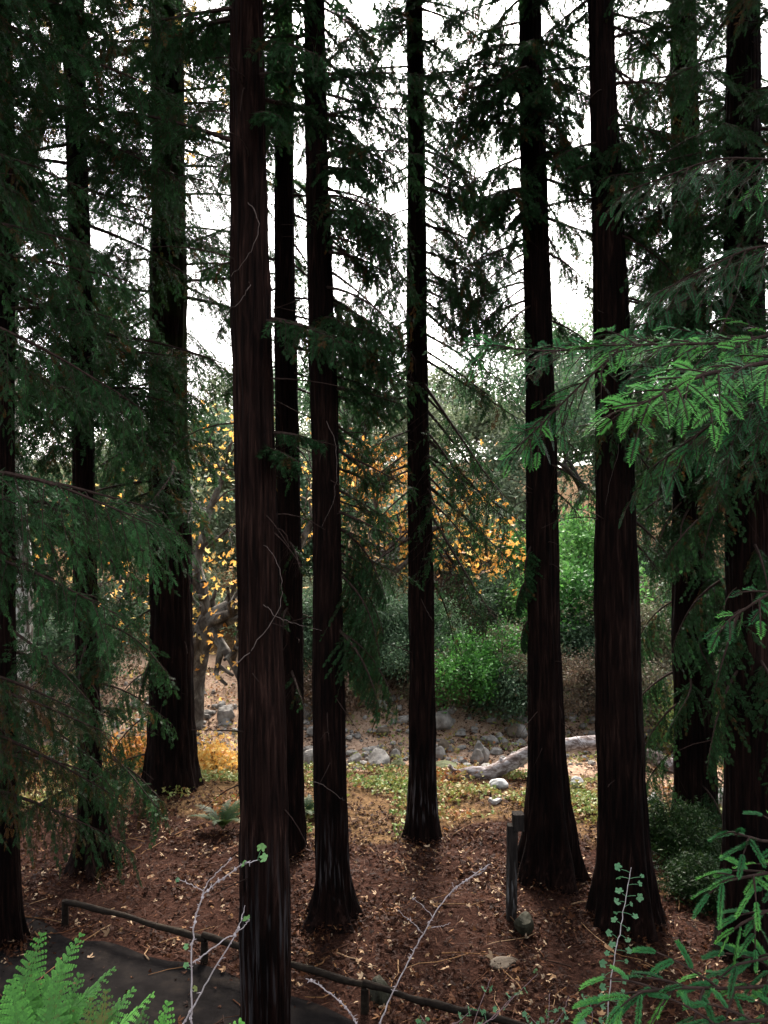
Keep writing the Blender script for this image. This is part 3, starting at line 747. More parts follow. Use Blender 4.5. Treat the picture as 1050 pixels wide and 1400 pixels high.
def bough(mb, lm, pts, rng, ntw, tl, sl, nl, tint, fir=False, droop=-0.25, rad=0.008, nw=0.0024, sp=0.0030, from_=0.15, norm=(0, -0.5, 0.9)):
    pts = np.array(pts, float)
    m = np.linspace(0, len(pts) - 1, 16)
    ax = np.stack([np.interp(m, np.arange(len(pts)), pts[:, k]) for k in range(3)], -1)
    ax[1:-1] = (ax[:-2] + 2 * ax[1:-1] + ax[2:]) / 4
    lm.tube(ax, np.linspace(rad, 0.0025, 16), seg=7)
    nn = nrm(np.array(norm, float))
    for i in range(ntw + 1):
        u = from_ + (1 - from_) * i / ntw
        f = u * 15; a = min(int(f), 14); p = ax[a] + (ax[a + 1] - ax[a]) * (f - a); tg = nrm(ax[a + 1] - ax[a])
        side = 1 if i % 2 else -1
        s = nrm(np.cross(tg, nn))
        ang = R(rng.uniform(22, 58)) if i < ntw else 0
        d = nrm(tg * math.cos(ang) + s * side * math.sin(ang) + np.array((0, 0, droop + rng.normal(0, .2))))
        l = tl * (1.1 - 0.6 * u) * rng.uniform(.7, 1.15)
        q = np.linspace(0, 1, 7); tw = p + d * (l * q)[:, None] + np.array((0, 0, -0.18 * l)) * (q * q)[:, None]
        lm.tube(tw, np.linspace(0.003, 0.0014, 7), seg=5, cap=False)
        nsb = max(2, int(l / (0.042 if fir else 0.032)))
        tt = tint + rng.normal(0, .2)
        n2 = nrm(nn + rng.normal(0, .4, 3))
        for j in range(nsb + 1):
            w = 0.12 + 0.88 * j / nsb; f2 = w * 6; b = min(int(f2), 5)
            pp = tw[b] + (tw[b + 1] - tw[b]) * (f2 - b); t2 = nrm(tw[b + 1] - tw[b]); s2 = nrm(np.cross(t2, n2))
            an = R(rng.uniform(35, 55)) if j < nsb else 0
            dd = t2 * math.cos(an) + s2 * (1 if j % 2 else -1) * math.sin(an) + np.array((0, 0, rng.normal(-.08, .1)))
            shoot(mb, lm, pp, dd, n2 + rng.normal(0, .12, 3), sl * (1.1 - 0.45 * w) * rng.uniform(.7, 1.15), rng, (rng.uniform(0, .1) if rng.random() < .04 else np.clip(tt + rng.normal(0, .13), 0.16, 1)), nl=nl, nw=nw, sp=sp, fir=fir)

def near_redwood():
    base = np.array((2.35, 2.5, float(hgt(2.35, 2.5)) - 0.03))
    th = thing('redwood_tree', base, 'redwood outside the frame whose bright green boughs cross the broad trunks', 'tree', ROWS)
    rng = np.random.default_rng(77)
    zs = np.linspace(0, 9, 60); A = np.linspace(0, 2 * np.pi, 48, endpoint=False)
    Z, T = np.meshgrid(zs, A, indexing='ij')
    rr = (0.17 - 0.008 * Z) * (1 + 0.07 * np.abs(np.sin(T * 7 + np.sin(Z))) + 0.03 * np.sin(3 * T + Z)) + 0.07 * np.exp(-Z / .3)
    tb = MB(); tb.grid(np.stack([rr * np.cos(T), rr * np.sin(T), Z], -1), closed_u=True); tb.build('trunk', M['bark'], th, smooth=True)
    mb, lm = MB(), MB()
    o = base + np.array((-0.1, 0, 0))
    def B(path, *a, **k):
        bough(mb, lm, [np.array(q) - base for q in path], rng, *a, **k)
    tk = lambda z: (2.25, 2.45, z)
    B([tk(5.0), P(1060, 480, 2.9), P(900, 462, 2.9), P(760, 482, 2.9), P(650, 472, 2.9)], 40, 0.27, 0.075, 0.018, 0.5, droop=-0.08)
    B([tk(4.95), P(1080, 490, 2.0), P(960, 512, 1.9), P(872, 555, 1.85)], 26, 0.19, 0.075, 0.018, 0.85, droop=0.0)
    B([tk(5.05), P(1080, 455, 2.4), P(980, 470, 2.4), P(830, 472, 2.5)], 28, 0.24, 0.07, 0.018, 0.7, droop=-0.05)
    B([tk(4.95), P(1080, 500, 2.5), P(980, 520, 2.5), P(880, 500, 2.6)], 26, 0.22, 0.07, 0.018, 0.4, droop=-0.1)
    B([P(850, 475, 2.7), P(790, 530, 2.7), P(745, 575, 2.7), P(715, 605, 2.7)], 18, 0.15, 0.065, 0.017, 0.55, droop=-0.2, rad=0.004)
    B([tk(4.75), P(1080, 540, 2.6), P(1000, 560, 2.6), P(890, 640, 2.7)], 26, 0.26, 0.07, 0.017, 0.25, droop=-0.5)
    B([tk(5.4), P(1100, 330, 3.2), P(1020, 340, 3.2), P(900, 400, 3.3)], 30, 0.30, 0.075, 0.017, 0.27, droop=-0.45)
    B([tk(5.7), P(1100, 220, 3.4), P(980, 215, 3.4), P(860, 260, 3.5)], 30, 0.32, 0.075, 0.017, 0.25, droop=-0.45)
    B([tk(4.3), P(1090, 800, 1.9), P(1045, 815, 1.8), P(1000, 845, 1.8)], 6, 0.09, 0.05, 0.015, 0.55, droop=-0.25, rad=0.003)
    lm.build('limbs', M['limb'], th); mb.build('crown', M['needle_near'], th)
near_redwood()

def sapling():
    gx, gy = 1.18, 1.72
    base = np.array((gx, gy, float(hgt(gx, gy)) - 0.02))
    th = thing('young_conifer', base, 'bright green young conifer with stubby bristly shoots at the bank edge', 'sapling')
    rng = np.random.default_rng(31)
    tb = MB(); tb.tube([(0, 0, 0), (0.01, 0, .5), (-.01, 0.01, 1.0), (0, 0, 1.35)], (0.016, 0.013, 0.009, 0.003), seg=9)
    tb.build('stem', M['limb'], th)
    mb, lm = MB(), MB()
    def B(path, *a, **k): bough(mb, lm, [np.array(q) - base for q in path], rng, *a, **k)
    s = lambda z: (gx, gy, base[2] + z)
    kw = dict(fir=True, droop=-0.1, rad=0.004, nw=0.0018, sp=0.0016, from_=0.2)
    B([s(.92), P(1090, 1150, 1.72), P(1040, 1150, 1.68), P(1010, 1140, 1.65)], 5, 0.09, 0.068, 0.0115, 0.6, **kw)
    B([s(.80), P(1090, 1190, 1.7), P(1040, 1195, 1.65), P(990, 1205, 1.62)], 6, 0.09, 0.068, 0.0115, 0.5, **kw)
    B([s(.72), P(1090, 1230, 1.7), P(1050, 1245, 1.65), P(1015, 1262, 1.62)], 5, 0.10, 0.060, 0.0115, 0.45, **kw)
    B([s(.45), P(1090, 1345, 1.6), P(1000, 1352, 1.56), P(930, 1350, 1.54), P(858, 1358, 1.52)], 11, 0.15, 0.078, 0.0115, 0.55, **kw)
    B([s(.40), P(1080, 1390, 1.5), P(1000, 1400, 1.46), P(930, 1405, 1.44)], 7, 0.13, 0.068, 0.0115, 0.5, **kw)
    B([s(.55), P(1080, 1300, 1.62), P(1050, 1310, 1.6), P(1010, 1318, 1.58)], 4, 0.09, 0.06, 0.0115, 0.35, **kw)
    B([s(1.1), (gx + .1, gy - .2, base[2] + 1.15), (gx + .2, gy - .45, base[2] + 1.15)], 5, 0.09, 0.068, 0.0115, 0.5, **kw)
    B([s(.7), (gx + .25, gy + .1, base[2] + .75), (gx + .5, gy + .15, base[2] + .7)], 6, 0.14, 0.068, 0.0115, 0.5, **kw)
    lm.build('twigs', M['limb'], th); mb.build('needles', M['sapling'], th)
sapling()

# ------------------------------------------------------------------ ferns
def frond_mesh(rng, L, tint, lean, wmax=0.09, dens=1.15, a0=78):
    mb = MB(); K = 30; u = np.linspace(0, 1, K)
    ang = R(a0) - lean * u ** 1.1
    dx = np.cos(ang); dz = np.sin(ang)
    x = np.concatenate([[0], np.cumsum(dx[:-1])]) * L / K; z = np.concatenate([[0], np.cumsum(dz[:-1])]) * L / K
    sw = rng.normal(0, .09)
    ax = np.stack([x, sw * u * u, z], -1)
    mb.tube(ax, np.linspace(0.0028, 0.0008, K), seg=4, cap=False, tint=0.35)
    n = int(24 * dens)
    for i in range(n):
        s = 0.18 + 0.81 * i / (n - 1)
        f = s * (K - 1); a = min(int(f), K - 2); p = ax[a] + (ax[a + 1] - ax[a]) * (f - a); tg = nrm(ax[a + 1] - ax[a])
        nn = nrm(np.cross(np.array((0, 1.0, 0)), tg)) * -1
        l = wmax * min(1, (s - 0.10) * 5) * (1 - s) ** 0.75 * 1.35 + 0.006
        for sg in (1, -1):
            d = nrm(np.array((0, sg, 0)) * 0.9 + tg * rng.uniform(.4, .75) + nn * -.15 * s + nn * rng.normal(0.05, .12))
            m = max(3, int(l / 0.0062)); w = np.linspace(0.04, 1, m)
            c = p + d * (l * w)[:, None] + np.array((0, 0, -0.12 * l)) * (w * w)[:, None]
            mb.blades([p], [c[-1] - p], [nn + rng.normal(0, .1, 3)], l * 1.02, 0.008 * min(1, l / .05) + .002, tint - .05, mid=0.35)
            side = nrm(np.cross(d, nn))
            for s2 in (1, -1):
                mb.blades(c, d * 0.6 + side * s2 + rng.normal(0, .08, (m, 3)), np.tile(nn, (m, 1)), (0.011 * min(l / 0.07, 1.15) * (1.2 - w) + 0.0035), 0.0085, np.clip(tint + rng.normal(0, .09, m) + 0.2 * w - .1, 0, 1), mid=0.55)
    return mb

def fern(x, y, label, fr, mat='fern', seed=1, dz=0.0, group='ferns on the bank'):
    """fr: list of (azimuth deg, length, lean rad, tint)"""
    rng = np.random.default_rng(seed)
    base = (x, y, float(hgt(x, y)) + dz)
    th = thing('fern', base, label, 'fern', group)
    for az, L, lean, tint in fr:
        o = frond_mesh(rng, L, tint, lean, a0=78 if mat == 'fern' else 62).build('frond', M[mat], th)
        o.rotation_euler = (0, 0, R(az))
    return th

def ferns():
    fern(-0.98, 2.02, 'fern with tall upright fronds in the picture corner', [(60, 0.57, .8, .4), (20, 0.53, .9, .45), (130, 0.52, .8, .35), (200, 0.43, 1.1, .5), (280, 0.43, 1.3, .6), (340, 0.50, 1.0, .5), (95, 0.55, .6, .3), (40, 0.47, 1.1, .6), (5, 0.43, 1.3, .5)], seed=1)
    fern(-0.84, 1.90, 'fern whose broad brightest frond arches over the path', [(15, 0.57, 0.75, .95), (60, 0.50, .6, .35), (330, 0.45, 1.2, .75), (120, 0.52, .7, .4), (180, 0.43, 1.1, .4), (260, 0.39, 1.3, .6), (38, 0.52, .8, .5), (90, 0.53, .5, .3)], seed=2)
    fern(-0.70, 1.86, 'low fern with yellowing fronds between its taller neighbours', [(40, 0.43, .9, .2), (100, 0.48, .7, .2), (350, 0.43, 1.0, .45), (160, 0.43, .9, .3), (230, 0.34, 1.2, .5), (290, 0.36, 1.2, .5), (70, 0.48, .55, .15)], seed=3)
    fern(-0.58, 1.82, 'fern reaching up beside the thorny bare twigs', [(25, 0.52, .85, .85), (62, 0.48, .6, .6), (5, 0.46, 1.1, .75), (120, 0.43, .8, .4), (200, 0.34, 1.2, .4), (300, 0.36, 1.2, .6), (340, 0.43, 1.15, .8), (45, 0.52, .7, .7)], seed=4)
ferns()

# ------------------------------------------------------------------ thorny twigs and leafy sprigs
def lobed_leaf(mb, c, d, n, s, rng, tint, lobes=5):
    d = nrm(d); n = nrm(n - d * (n @ d)); e = np.cross(n, d)
    k = 25; a = np.linspace(-np.pi, np.pi, k)
    r = 0.62 + 0.38 * np.abs(np.cos(a * lobes / 2.0)) ** 0.7
    r = r * (1 - 0.55 * np.exp(-((np.abs(a) - np.pi) / 0.35) ** 2))
    cup = 0.22 * r * r + 0.06 * np.cos(a * lobes)
    v = c + d * s * 0.5 + s * 0.55 * (np.cos(a) * r)[:, None] * d + s * 0.55 * (np.sin(a) * r)[:, None] * e + (s * 0.5 * cup)[:, None] * n
    v = np.vstack([v, c + d * s * 0.42])
    f = np.array([(q, q + 1, k, k) for q in range(k - 1)])
    mb.add(v, f, tint)

def sprig(name, label, stems, leaves, mat, seed, cat, thorn=False, group=None):
    """stems: (polyline of (px, py, d), radius); leaves: (px, py, d, size, tint)"""
    rng = np.random.default_rng(seed)
    first = P(*stems[0][0][0])
    gx, gy = first[0], first[1]
    base = np.array((gx, gy, float(hgt(gx, gy)) - 0.01))
    th = thing(name, base, label, cat, group)
    sb = MB(); pts_all = []
    for k, (pl, rad) in enumerate(stems):
        q = np.array([P(*a) for a in pl])
        if k == 0 and q[0][2] > base[2]:
            q = np.vstack([base, base * 0.45 + q[0] * 0.55 + (0.01, 0, 0), q])
        m = np.linspace(0, len(q) - 1, len(q) * 5)
        sm = np.stack([np.interp(m, np.arange(len(q)), q[:, j]) for j in range(3)], -1)
        sm[1:-1] = (sm[:-2] + 2 * sm[1:-1] + sm[2:]) / 4
        sm[1:-1] += rng.normal(0, 0.0009, (len(sm) - 2, 3))
        sb.tube(sm, np.linspace(rad, rad * 0.4, len(sm)) * .78, seg=7)
        pts_all.append(sm)
        if thorn:
            L = np.linalg.norm(np.diff(sm, axis=0), axis=1).sum()
            for j in range(int(L / 0.02)):
                i = int(rng.integers(0, len(sm) - 1)); p = sm[i] + (sm[i + 1] - sm[i]) * rng.random()
                dr = nrm(np.array((rng.normal(), rng.normal() * .5, rng.normal())))
                ln = rng.uniform(.003, .011)
                sb.tube([p, p + dr * ln * .5, p + dr * ln], (0.0013, 0.0009, 0.0003), seg=4, cap=False)
            for j in range(int(L / 0.07)):       # buds
                i = int(rng.integers(1, len(sm))); sb.tube([sm[i] - (0, 0, .003), sm[i], sm[i] + (0, 0, .003)], (rad * .7, rad * 1.35, rad * .7), seg=6)
    sb.build('stem', M[mat], th, smooth=True, loc=None).location = tuple(-base)
    allp = np.vstack(pts_all)
    for px, py, d, s, tn in leaves:
        c = P(px, py, d)
        i = np.argmin(np.linalg.norm(allp - c, axis=1)); j = allp[i]
        lb = MB()
        dr = c - j; dl = np.linalg.norm(dr)
        dr = nrm(dr + rng.normal(0, .15, 3) * max(dl, .004)) if dl > 1e-4 else nrm(rng.normal(size=3))
        st = j; en = c - dr * s * 0.35
        lb.tube([st, (st + en) / 2 + (0, 0, .001), en], 0.0007, seg=4, cap=False, tint=0.4)
        lobed_leaf(lb, en, dr, np.array((rng.normal(0, .45), -0.9, 0.65 + rng.normal(0, .35))), s, rng, np.clip(tn + rng.normal(0, .05), 0, 1), lobes=5)
        lb.build('leaf', M['sprig'], th).location = tuple(-base)
    return th

D1 = 1.75
sprig('thorny_twig', 'thorny twig forked in three with a few small lobed green leaves', [
    ([(262, 1430, D1), (262, 1380, D1), (262, 1300, D1), (266, 1258, D1), (278, 1222, D1), (300, 1205, D1), (330, 1182, D1 - .02), (352, 1176, D1 - .02)], 0.0030),
    ([(276, 1224, D1), (283, 1208, D1), (300, 1190, D1), (318, 1173, D1 + .02)], 0.0018),
    ([(278, 1218, D1), (262, 1210, D1), (242, 1202, D1)], 0.0013),
    ([(264, 1316, D1), (285, 1300, D1), (315, 1280, D1), (333, 1268, D1 - .02), (340, 1258, D1 - .02)], 0.0022),
    ([(250, 1400, D1 - .03), (268, 1370, D1 - .03), (290, 1330, D1 - .04), (318, 1286, D1 - .05), (330, 1258, D1 - .05), (335, 1238, D1 - .05)], 0.0024)],
    [(357, 1160, D1 - .02, .020, .85), (359, 1174, D1 - .02, .020, .8), (333, 1180, D1 - .03, .016, .75), (338, 1257, D1 - .03, .018, .85), (256, 1294, D1, .013, .75), (255, 1321, D1, .013, .7), (242, 1202, D1, .010, .6), (266, 1352, D1, .013, .1)],
    'paletwig', 51, 'twig', thorn=True)
sprig('thorny_twig', 'long bare thorny twig leaning over the log rail', [
    ([(512, 1430, 1.9), (522, 1390, 1.9), (545, 1340, 1.9), (565, 1302, 1.9), (580, 1275, 1.9), (595, 1247, 1.9), (620, 1215, 1.92), (645, 1198, 1.94), (668, 1182, 1.95)], 0.0026),
    ([(579, 1278, 1.9), (565, 1262, 1.89), (544, 1244, 1.88)], 0.0014), ([(592, 1254, 1.9), (580, 1240, 1.9), (562, 1226, 1.9)], 0.0012),
    ([(590, 1268, 1.9), (604, 1266, 1.9), (616, 1262, 1.9)], 0.0012), ([(620, 1215, 1.92), (618, 1206, 1.92), (620, 1212, 1.92)], 0.001), ([(640, 1202, 1.94), (652, 1196, 1.94), (664, 1188, 1.94)], 0.0011)],
    [], 'paletwig', 52, 'twig', thorn=True)
sprig('thorny_twig', 'short spiny bare twig bending down below the log rail', [
    ([(500, 1440, 1.8), (486, 1395, 1.8), (468, 1372, 1.8), (448, 1356, 1.8), (432, 1344, 1.8), (418, 1338, 1.8)], 0.0028)], [], 'paletwig', 53, 'twig', thorn=True)
rs = np.random.default_rng(9)
sp_leaves = []
for k in range(30):
    f = k / 29; yy = 1188 + 212 * f; xx = 862 - 32 * f
    sp_leaves.append((xx + (1 if k % 2 else -1) * rs.uniform(7, 17), yy + rs.uniform(-4, 4), 1.7 + rs.uniform(-.02, .02), rs.uniform(.009, .018), rs.uniform(.25, .55)))
sprig('leafy_sprig', 'upright sprig set with small round leaves before the broad black trunk', [
    ([(826, 1430, 1.7), (829, 1400, 1.7), (834, 1350, 1.7), (840, 1310, 1.7), (848, 1270, 1.7), (856, 1230, 1.7), (863, 1186, 1.7)], 0.0022)], sp_leaves, 'paletwig', 54, 'sprig')
def loose_sprig(x0, d, h, label, seed, tops):
    r2 = np.random.default_rng(seed); st = []; lv = []
    for i, (tx, ty) in enumerate(tops):
        mx = (x0 + tx) / 2 + r2.uniform(-8, 8)
        st.append(([(x0, 1435, d), (mx, (1420 + ty) / 2, d), (tx, ty, d + r2.uniform(-.05, .05))] if i == 0 else [(x0 + (mx - x0) * .3, 1405, d), (mx, (1420 + ty) / 2, d), (tx, ty, d)], 0.0017))
        for k in range(5):
            f = r2.uniform(0.35, 1.05); lv.append((x0 + (tx - x0) * f + r2.uniform(-9, 9), 1425 + (ty - 1425) * f + r2.uniform(-6, 6), d + r2.uniform(-.03, .03), r2.uniform(.010, .017), r2.choice([.1, .3, .4, .5, .6])))
    sprig('leafy_sprig', label, st, lv, 'browntwig', seed, 'sprig')
loose_sprig(640, 1.85, .3, 'sprig of scattered green leaves forking below the flat stone', 61, [(672, 1336), (735, 1332), (700, 1362)])
loose_sprig(590, 1.8, .2, 'small leafy sprig on a curved reddish stem by the long bare twig', 62, [(575, 1388), (648, 1378)])
loose_sprig(745, 1.9, .3, 'sprig with some yellowed leaves near the sparse upright stem', 63, [(752, 1358), (778, 1362), (725, 1390)])
loose_sprig(800, 1.75, .2, 'low tangle of tiny leaves at the foot of the upright sprig', 64, [(806, 1362), (792, 1382), (852, 1392)])

# ------------------------------------------------------------------ broadleaf trees and shrubs
def grow(rng, p, d, L, r, depth, tubes, tips, spread=0.6, grav=0.0, nch=(2, 4), ratio=0.72):
    k = 5; q = np.linspace(0, 1, k); b = rng.normal(0, .12, 3)
    pts = p + d * (L * q)[:, None] + (b * L)[None] * (q * q)[:, None] + np.array((0, 0, grav * L)) * (q * q)[:, None]
    tubes.append((pts, np.linspace(r, r * 0.65, k)))
    if depth <= 1: tips.append(pts[2])
    if depth == 0:
        tips.append(pts[-1]); return
    n = int(rng.integers(*nch))
    for i in range(n):
        s = 1.0 if i == 0 else rng.uniform(.45, 1.0)
        j = min(int(s * (k - 1)), k - 2); pp = pts[j] + (pts[j + 1] - pts[j]) * (s * (k - 1) - j)
        dd = nrm(d + rng.normal(0, spread, 3) + np.array((0, 0, .12)))
        grow(rng, pp, dd, L * ratio * rng.uniform(.75, 1.15), r * 0.6, depth - 1, tubes, tips, spread, grav, nch, ratio)

def leafmass(mb, tips, rng, per, sig, size, tintc, wr=0.5, lobes=1, up=0.6):
    tips = np.array(tips); n = len(tips) * per
    off = rng.normal(0, 1, (n, 3)) * sig * np.array((1, 1, .75))
    B = np.repeat(tips, per, 0) + off * np.repeat(rng.uniform(.6, 1.3, len(tips)), per)[:, None]
    N = nrm(rng.normal(0, 1, (n, 3)) + np.array((0, 0, up)))
    D = nrm(np.cross(N, rng.normal(0, 1, (n, 3)))); S = np.cross(N, D)
    L = rng.uniform(*size, n); t = np.clip(np.repeat(rng.normal(tintc, .16, len(tips)), per) + rng.normal(0, .12, n), 0, 1)
    if lobes == 1: mb.blades(B, D, N, L, L * wr, t)
    else:
        for ang, f in ((0, 1.0), (0.95, 0.8), (-0.95, 0.8)):
            mb.blades(B, D * math.cos(ang) + S * math.sin(ang), N, L * f, L * wr, t, mid=.5)

def broadleaf(name, x, y, H, label, cat, leaf, seed, depth=4, r=0.15, per=60, sig=0.35, size=(.05, .1), tintc=.5, nstem=1, spread=.6, first=0.35, bark='oakbark', group=None, lobes=1, dz=-0.05, d0=(0, 0, 1), wr=.5, grav=0.0, crown='crown', low=False):
    rng = np.random.default_rng(seed)
    base = np.array((x, y, float(hgt(x, y)) + dz))
    th = thing(name, base, label, cat, group)
    tubes, tips = [], []
    for s in range(nstem):
        d = nrm(np.array(d0, float) + (rng.normal(0, .45, 3) * np.array((1, 1, .2)) if nstem > 1 else 0))
        grow(rng, np.zeros(3), d, H * first, r, depth, tubes, tips, spread, grav)
    tb = MB()
    for pts, rad in tubes: tb.tube(pts, np.maximum(rad, .004), seg=8 if rad[0] > .04 else 4, cap=False)
    tb.build('trunk' if nstem == 1 else 'stems', M[bark], th, smooth=True)
    mb = MB()
    tips = [t for t in tips if t[2] > 0.05]
    leafmass(mb, tips, rng, per, sig, size, tintc, wr, lobes)
    mb.build(crown, M[leaf], th)
    return th

HG = 'trees on the slope beyond the creek'
def hx(px, d): return (px - 525) / FPX * d
# wooded slope behind, right to left
slope = [
    (655, 27, 11.0, 'oak', .6, 'grey green oak rising behind the orange sycamore leaves'),
    (700, 31, 16.5, 'oak', .5, 'tall pale grey green oak between the slim trunk and skirted trunk'),
    (765, 29, 15.0, 'bay', .6, 'bluish green bay tree above the lime green shrub'),
    (820, 33, 17.0, 'oak', .4, 'dull oak behind the broad black trunk'),
    (880, 27, 8.0, 'bay', .4, 'dark bay tree in the gap right of the broad black trunk'),
    (960, 25, 9.0, 'bay', .3, 'very dark bay tree behind the juniper redwood'),
    (1050, 24, 9.0, 'oak', .3, 'dark oak filling the gap at the picture edge'),
    (600, 36, 14.5, 'oak', .5, 'distant oak on the slope behind the slim redwood'),
    (520, 30, 10.5, 'bay', .5, 'green bay tree in the gap before the slim redwood'),
    (450, 34, 12.5, 'oak', .45, 'pale oak behind the weathered patch redwood'),
    (340, 28, 7.5, 'oak', .5, 'oak behind the grey streaked trunk'),
    (285, 30, 8.5, 'bay', .4, 'bay tree showing between the mossy and streaked trunks'),
    (170, 24, 8.0, 'oak', .45, 'yellowish oak left of the thick mossy redwood'),
    (60, 21, 8.0, 'bay', .3, 'dark bay tree behind the slender redwood'),
    (-60, 20, 8.5, 'bay', .25, 'dark bay tree at the far edge of the grove'),
    (680, 24, 5.5, 'oak', .75, 'low pale oak right behind the vivid green bush'),
    (745, 38, 16.0, 'oak', .6, 'tallest hazy oak on the slope seen between skirted and broad trunks'),
    (840, 40, 12.5, 'bay', .5, 'tall bay tree high on the slope behind the broad trunk'),
    (575, 25, 5.0, 'bay', .45, 'short bay tree right behind the slim redwood'),
    (640, 42, 11.5, 'bay', .5, 'far bay tree on the ridge left of the skirted trunk'),
    (400, 25, 5.5, 'bay', .5, 'short bay tree hidden behind the thin redwood'),
    (240, 36, 13.0, 'oak', .5, 'tall oak high on the slope behind the mossy redwood'),
    (120, 34, 13.5, 'bay', .4, 'tall bay tree on the slope behind the slender redwood'),
    (330, 44, 12.0, 'bay', .5, 'far bay tree on the ridge behind the streaked trunk'),
    (740, 22.5, 4.0, 'bay', .7, 'young bay tree between the green bushes'),
]
for i, (px, d, H, leaf, tc, lab) in enumerate(slope):
    broadleaf('oak_tree' if leaf == 'oak' else 'bay_tree', hx(px, d), d, H, lab, 'tree', leaf, 200 + i, depth=5, r=.17, per=70, sig=.5, size=(.10, .20), tintc=tc, group=HG, spread=.70, first=.26)

# brush and shrubs along the far bank
broadleaf('green_bush', hx(650, 17.4), 17.4, 2.35, 'vivid green rounded bush above the creek bank', 'bush', 'bush', 300, depth=4, r=.03, per=17, sig=.15, size=(.04, .11), tintc=.55, nstem=5, first=.29, spread=.75, group='shrubs along the creek')
broadleaf('green_bush', hx(545, 18.2), 18.2, 2.2, 'dull green bush partly hidden by the slim redwood', 'bush', 'bay', 301, depth=3, r=.03, per=90, sig=.17, size=(.04, .08), tintc=.55, nstem=5, first=.30, group='shrubs along the creek')
broadleaf('lime_shrub', hx(790, 21), 21, 4.9, 'tall lime green shrub between two dark trunks', 'shrub', 'lime', 302, depth=4, r=.04, per=32, sig=.26, size=(.07, .15), tintc=.55, nstem=5, first=.30, spread=.45, group='shrubs along the creek')
broadleaf('green_bush', hx(785, 19), 19, 2.7, 'blue green bush below the lime green shrub', 'bush', 'bush', 303, depth=3, r=.03, per=45, sig=.24, size=(.06, .14), tintc=.3, nstem=5, first=.32, group='shrubs along the creek')
broadleaf('brush', hx(790, 17.0), 17.0, 1.7, 'brown twiggy brush above the fallen log', 'brush', 'brush', 304, depth=4, r=.02, per=22, sig=.14, size=(.03, .06), tintc=.3, nstem=7, first=.32, group='shrubs along the creek')
broadleaf('brush', hx(905, 16.2), 16.2, 2.0, 'dark brush right of the broad trunk above the creek', 'brush', 'brush', 305, depth=4, r=.02, per=26, sig=.16, size=(.03, .07), tintc=.6, nstem=7, first=.32, group='shrubs along the creek')
broadleaf('brush', hx(620, 23), 23, 2.6, 'rusty brown brush on the slope below the orange leaves', 'brush', 'brush', 306, depth=4, r=.02, per=30, sig=.2, size=(.05, .09), tintc=.15, nstem=7, first=.3, group='shrubs along the creek')
broadleaf('brush', hx(500, 19.5), 19.5, 2.4, 'olive brush behind the weathered patch redwood', 'brush', 'bay', 307, depth=4, r=.02, per=36, sig=.2, size=(.04, .08), tintc=.35, nstem=6, first=.3, group='shrubs along the creek')
broadleaf('brush', hx(700, 18.2), 18.2, 1.6, 'grey green brush beside the vivid green bush', 'brush', 'brush', 308, depth=4, r=.02, per=30, sig=.15, size=(.03, .07), tintc=.8, nstem=6, first=.3, group='shrubs along the creek')
broadleaf('brush', hx(1000, 15.5), 15.5, 2.2, 'brush with yellow green leaves between the right hand trunks', 'brush', 'cover', 309, depth=4, r=.02, per=20, sig=.2, size=(.04, .08), tintc=.7, nstem=6, first=.3, group='shrubs along the creek')
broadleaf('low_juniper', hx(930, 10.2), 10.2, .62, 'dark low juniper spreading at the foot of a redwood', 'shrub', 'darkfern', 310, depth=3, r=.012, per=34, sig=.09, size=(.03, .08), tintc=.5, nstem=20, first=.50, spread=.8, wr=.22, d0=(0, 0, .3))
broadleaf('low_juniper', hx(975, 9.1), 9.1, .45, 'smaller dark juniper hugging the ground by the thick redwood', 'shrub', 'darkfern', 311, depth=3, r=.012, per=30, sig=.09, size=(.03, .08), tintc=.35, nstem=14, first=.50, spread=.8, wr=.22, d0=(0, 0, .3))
broadleaf('autumn_bush', hx(290, 14.2), 14.2, .62, 'golden orange bush at the foot of the bent sycamore', 'bush', 'autumn', 312, depth=3, r=.015, per=7, sig=.22, size=(.04, .08), tintc=.75, nstem=7, first=.3, spread=.7, lobes=3, wr=.4)
broadleaf('autumn_bush', hx(185, 14.5), 14.5, .7, 'rusty orange bush left of the thick mossy redwood', 'bush', 'autumn', 313, depth=3, r=.015, per=6, sig=.22, size=(.04, .08), tintc=.25, nstem=7, first=.3, spread=.7, lobes=3, wr=.4)

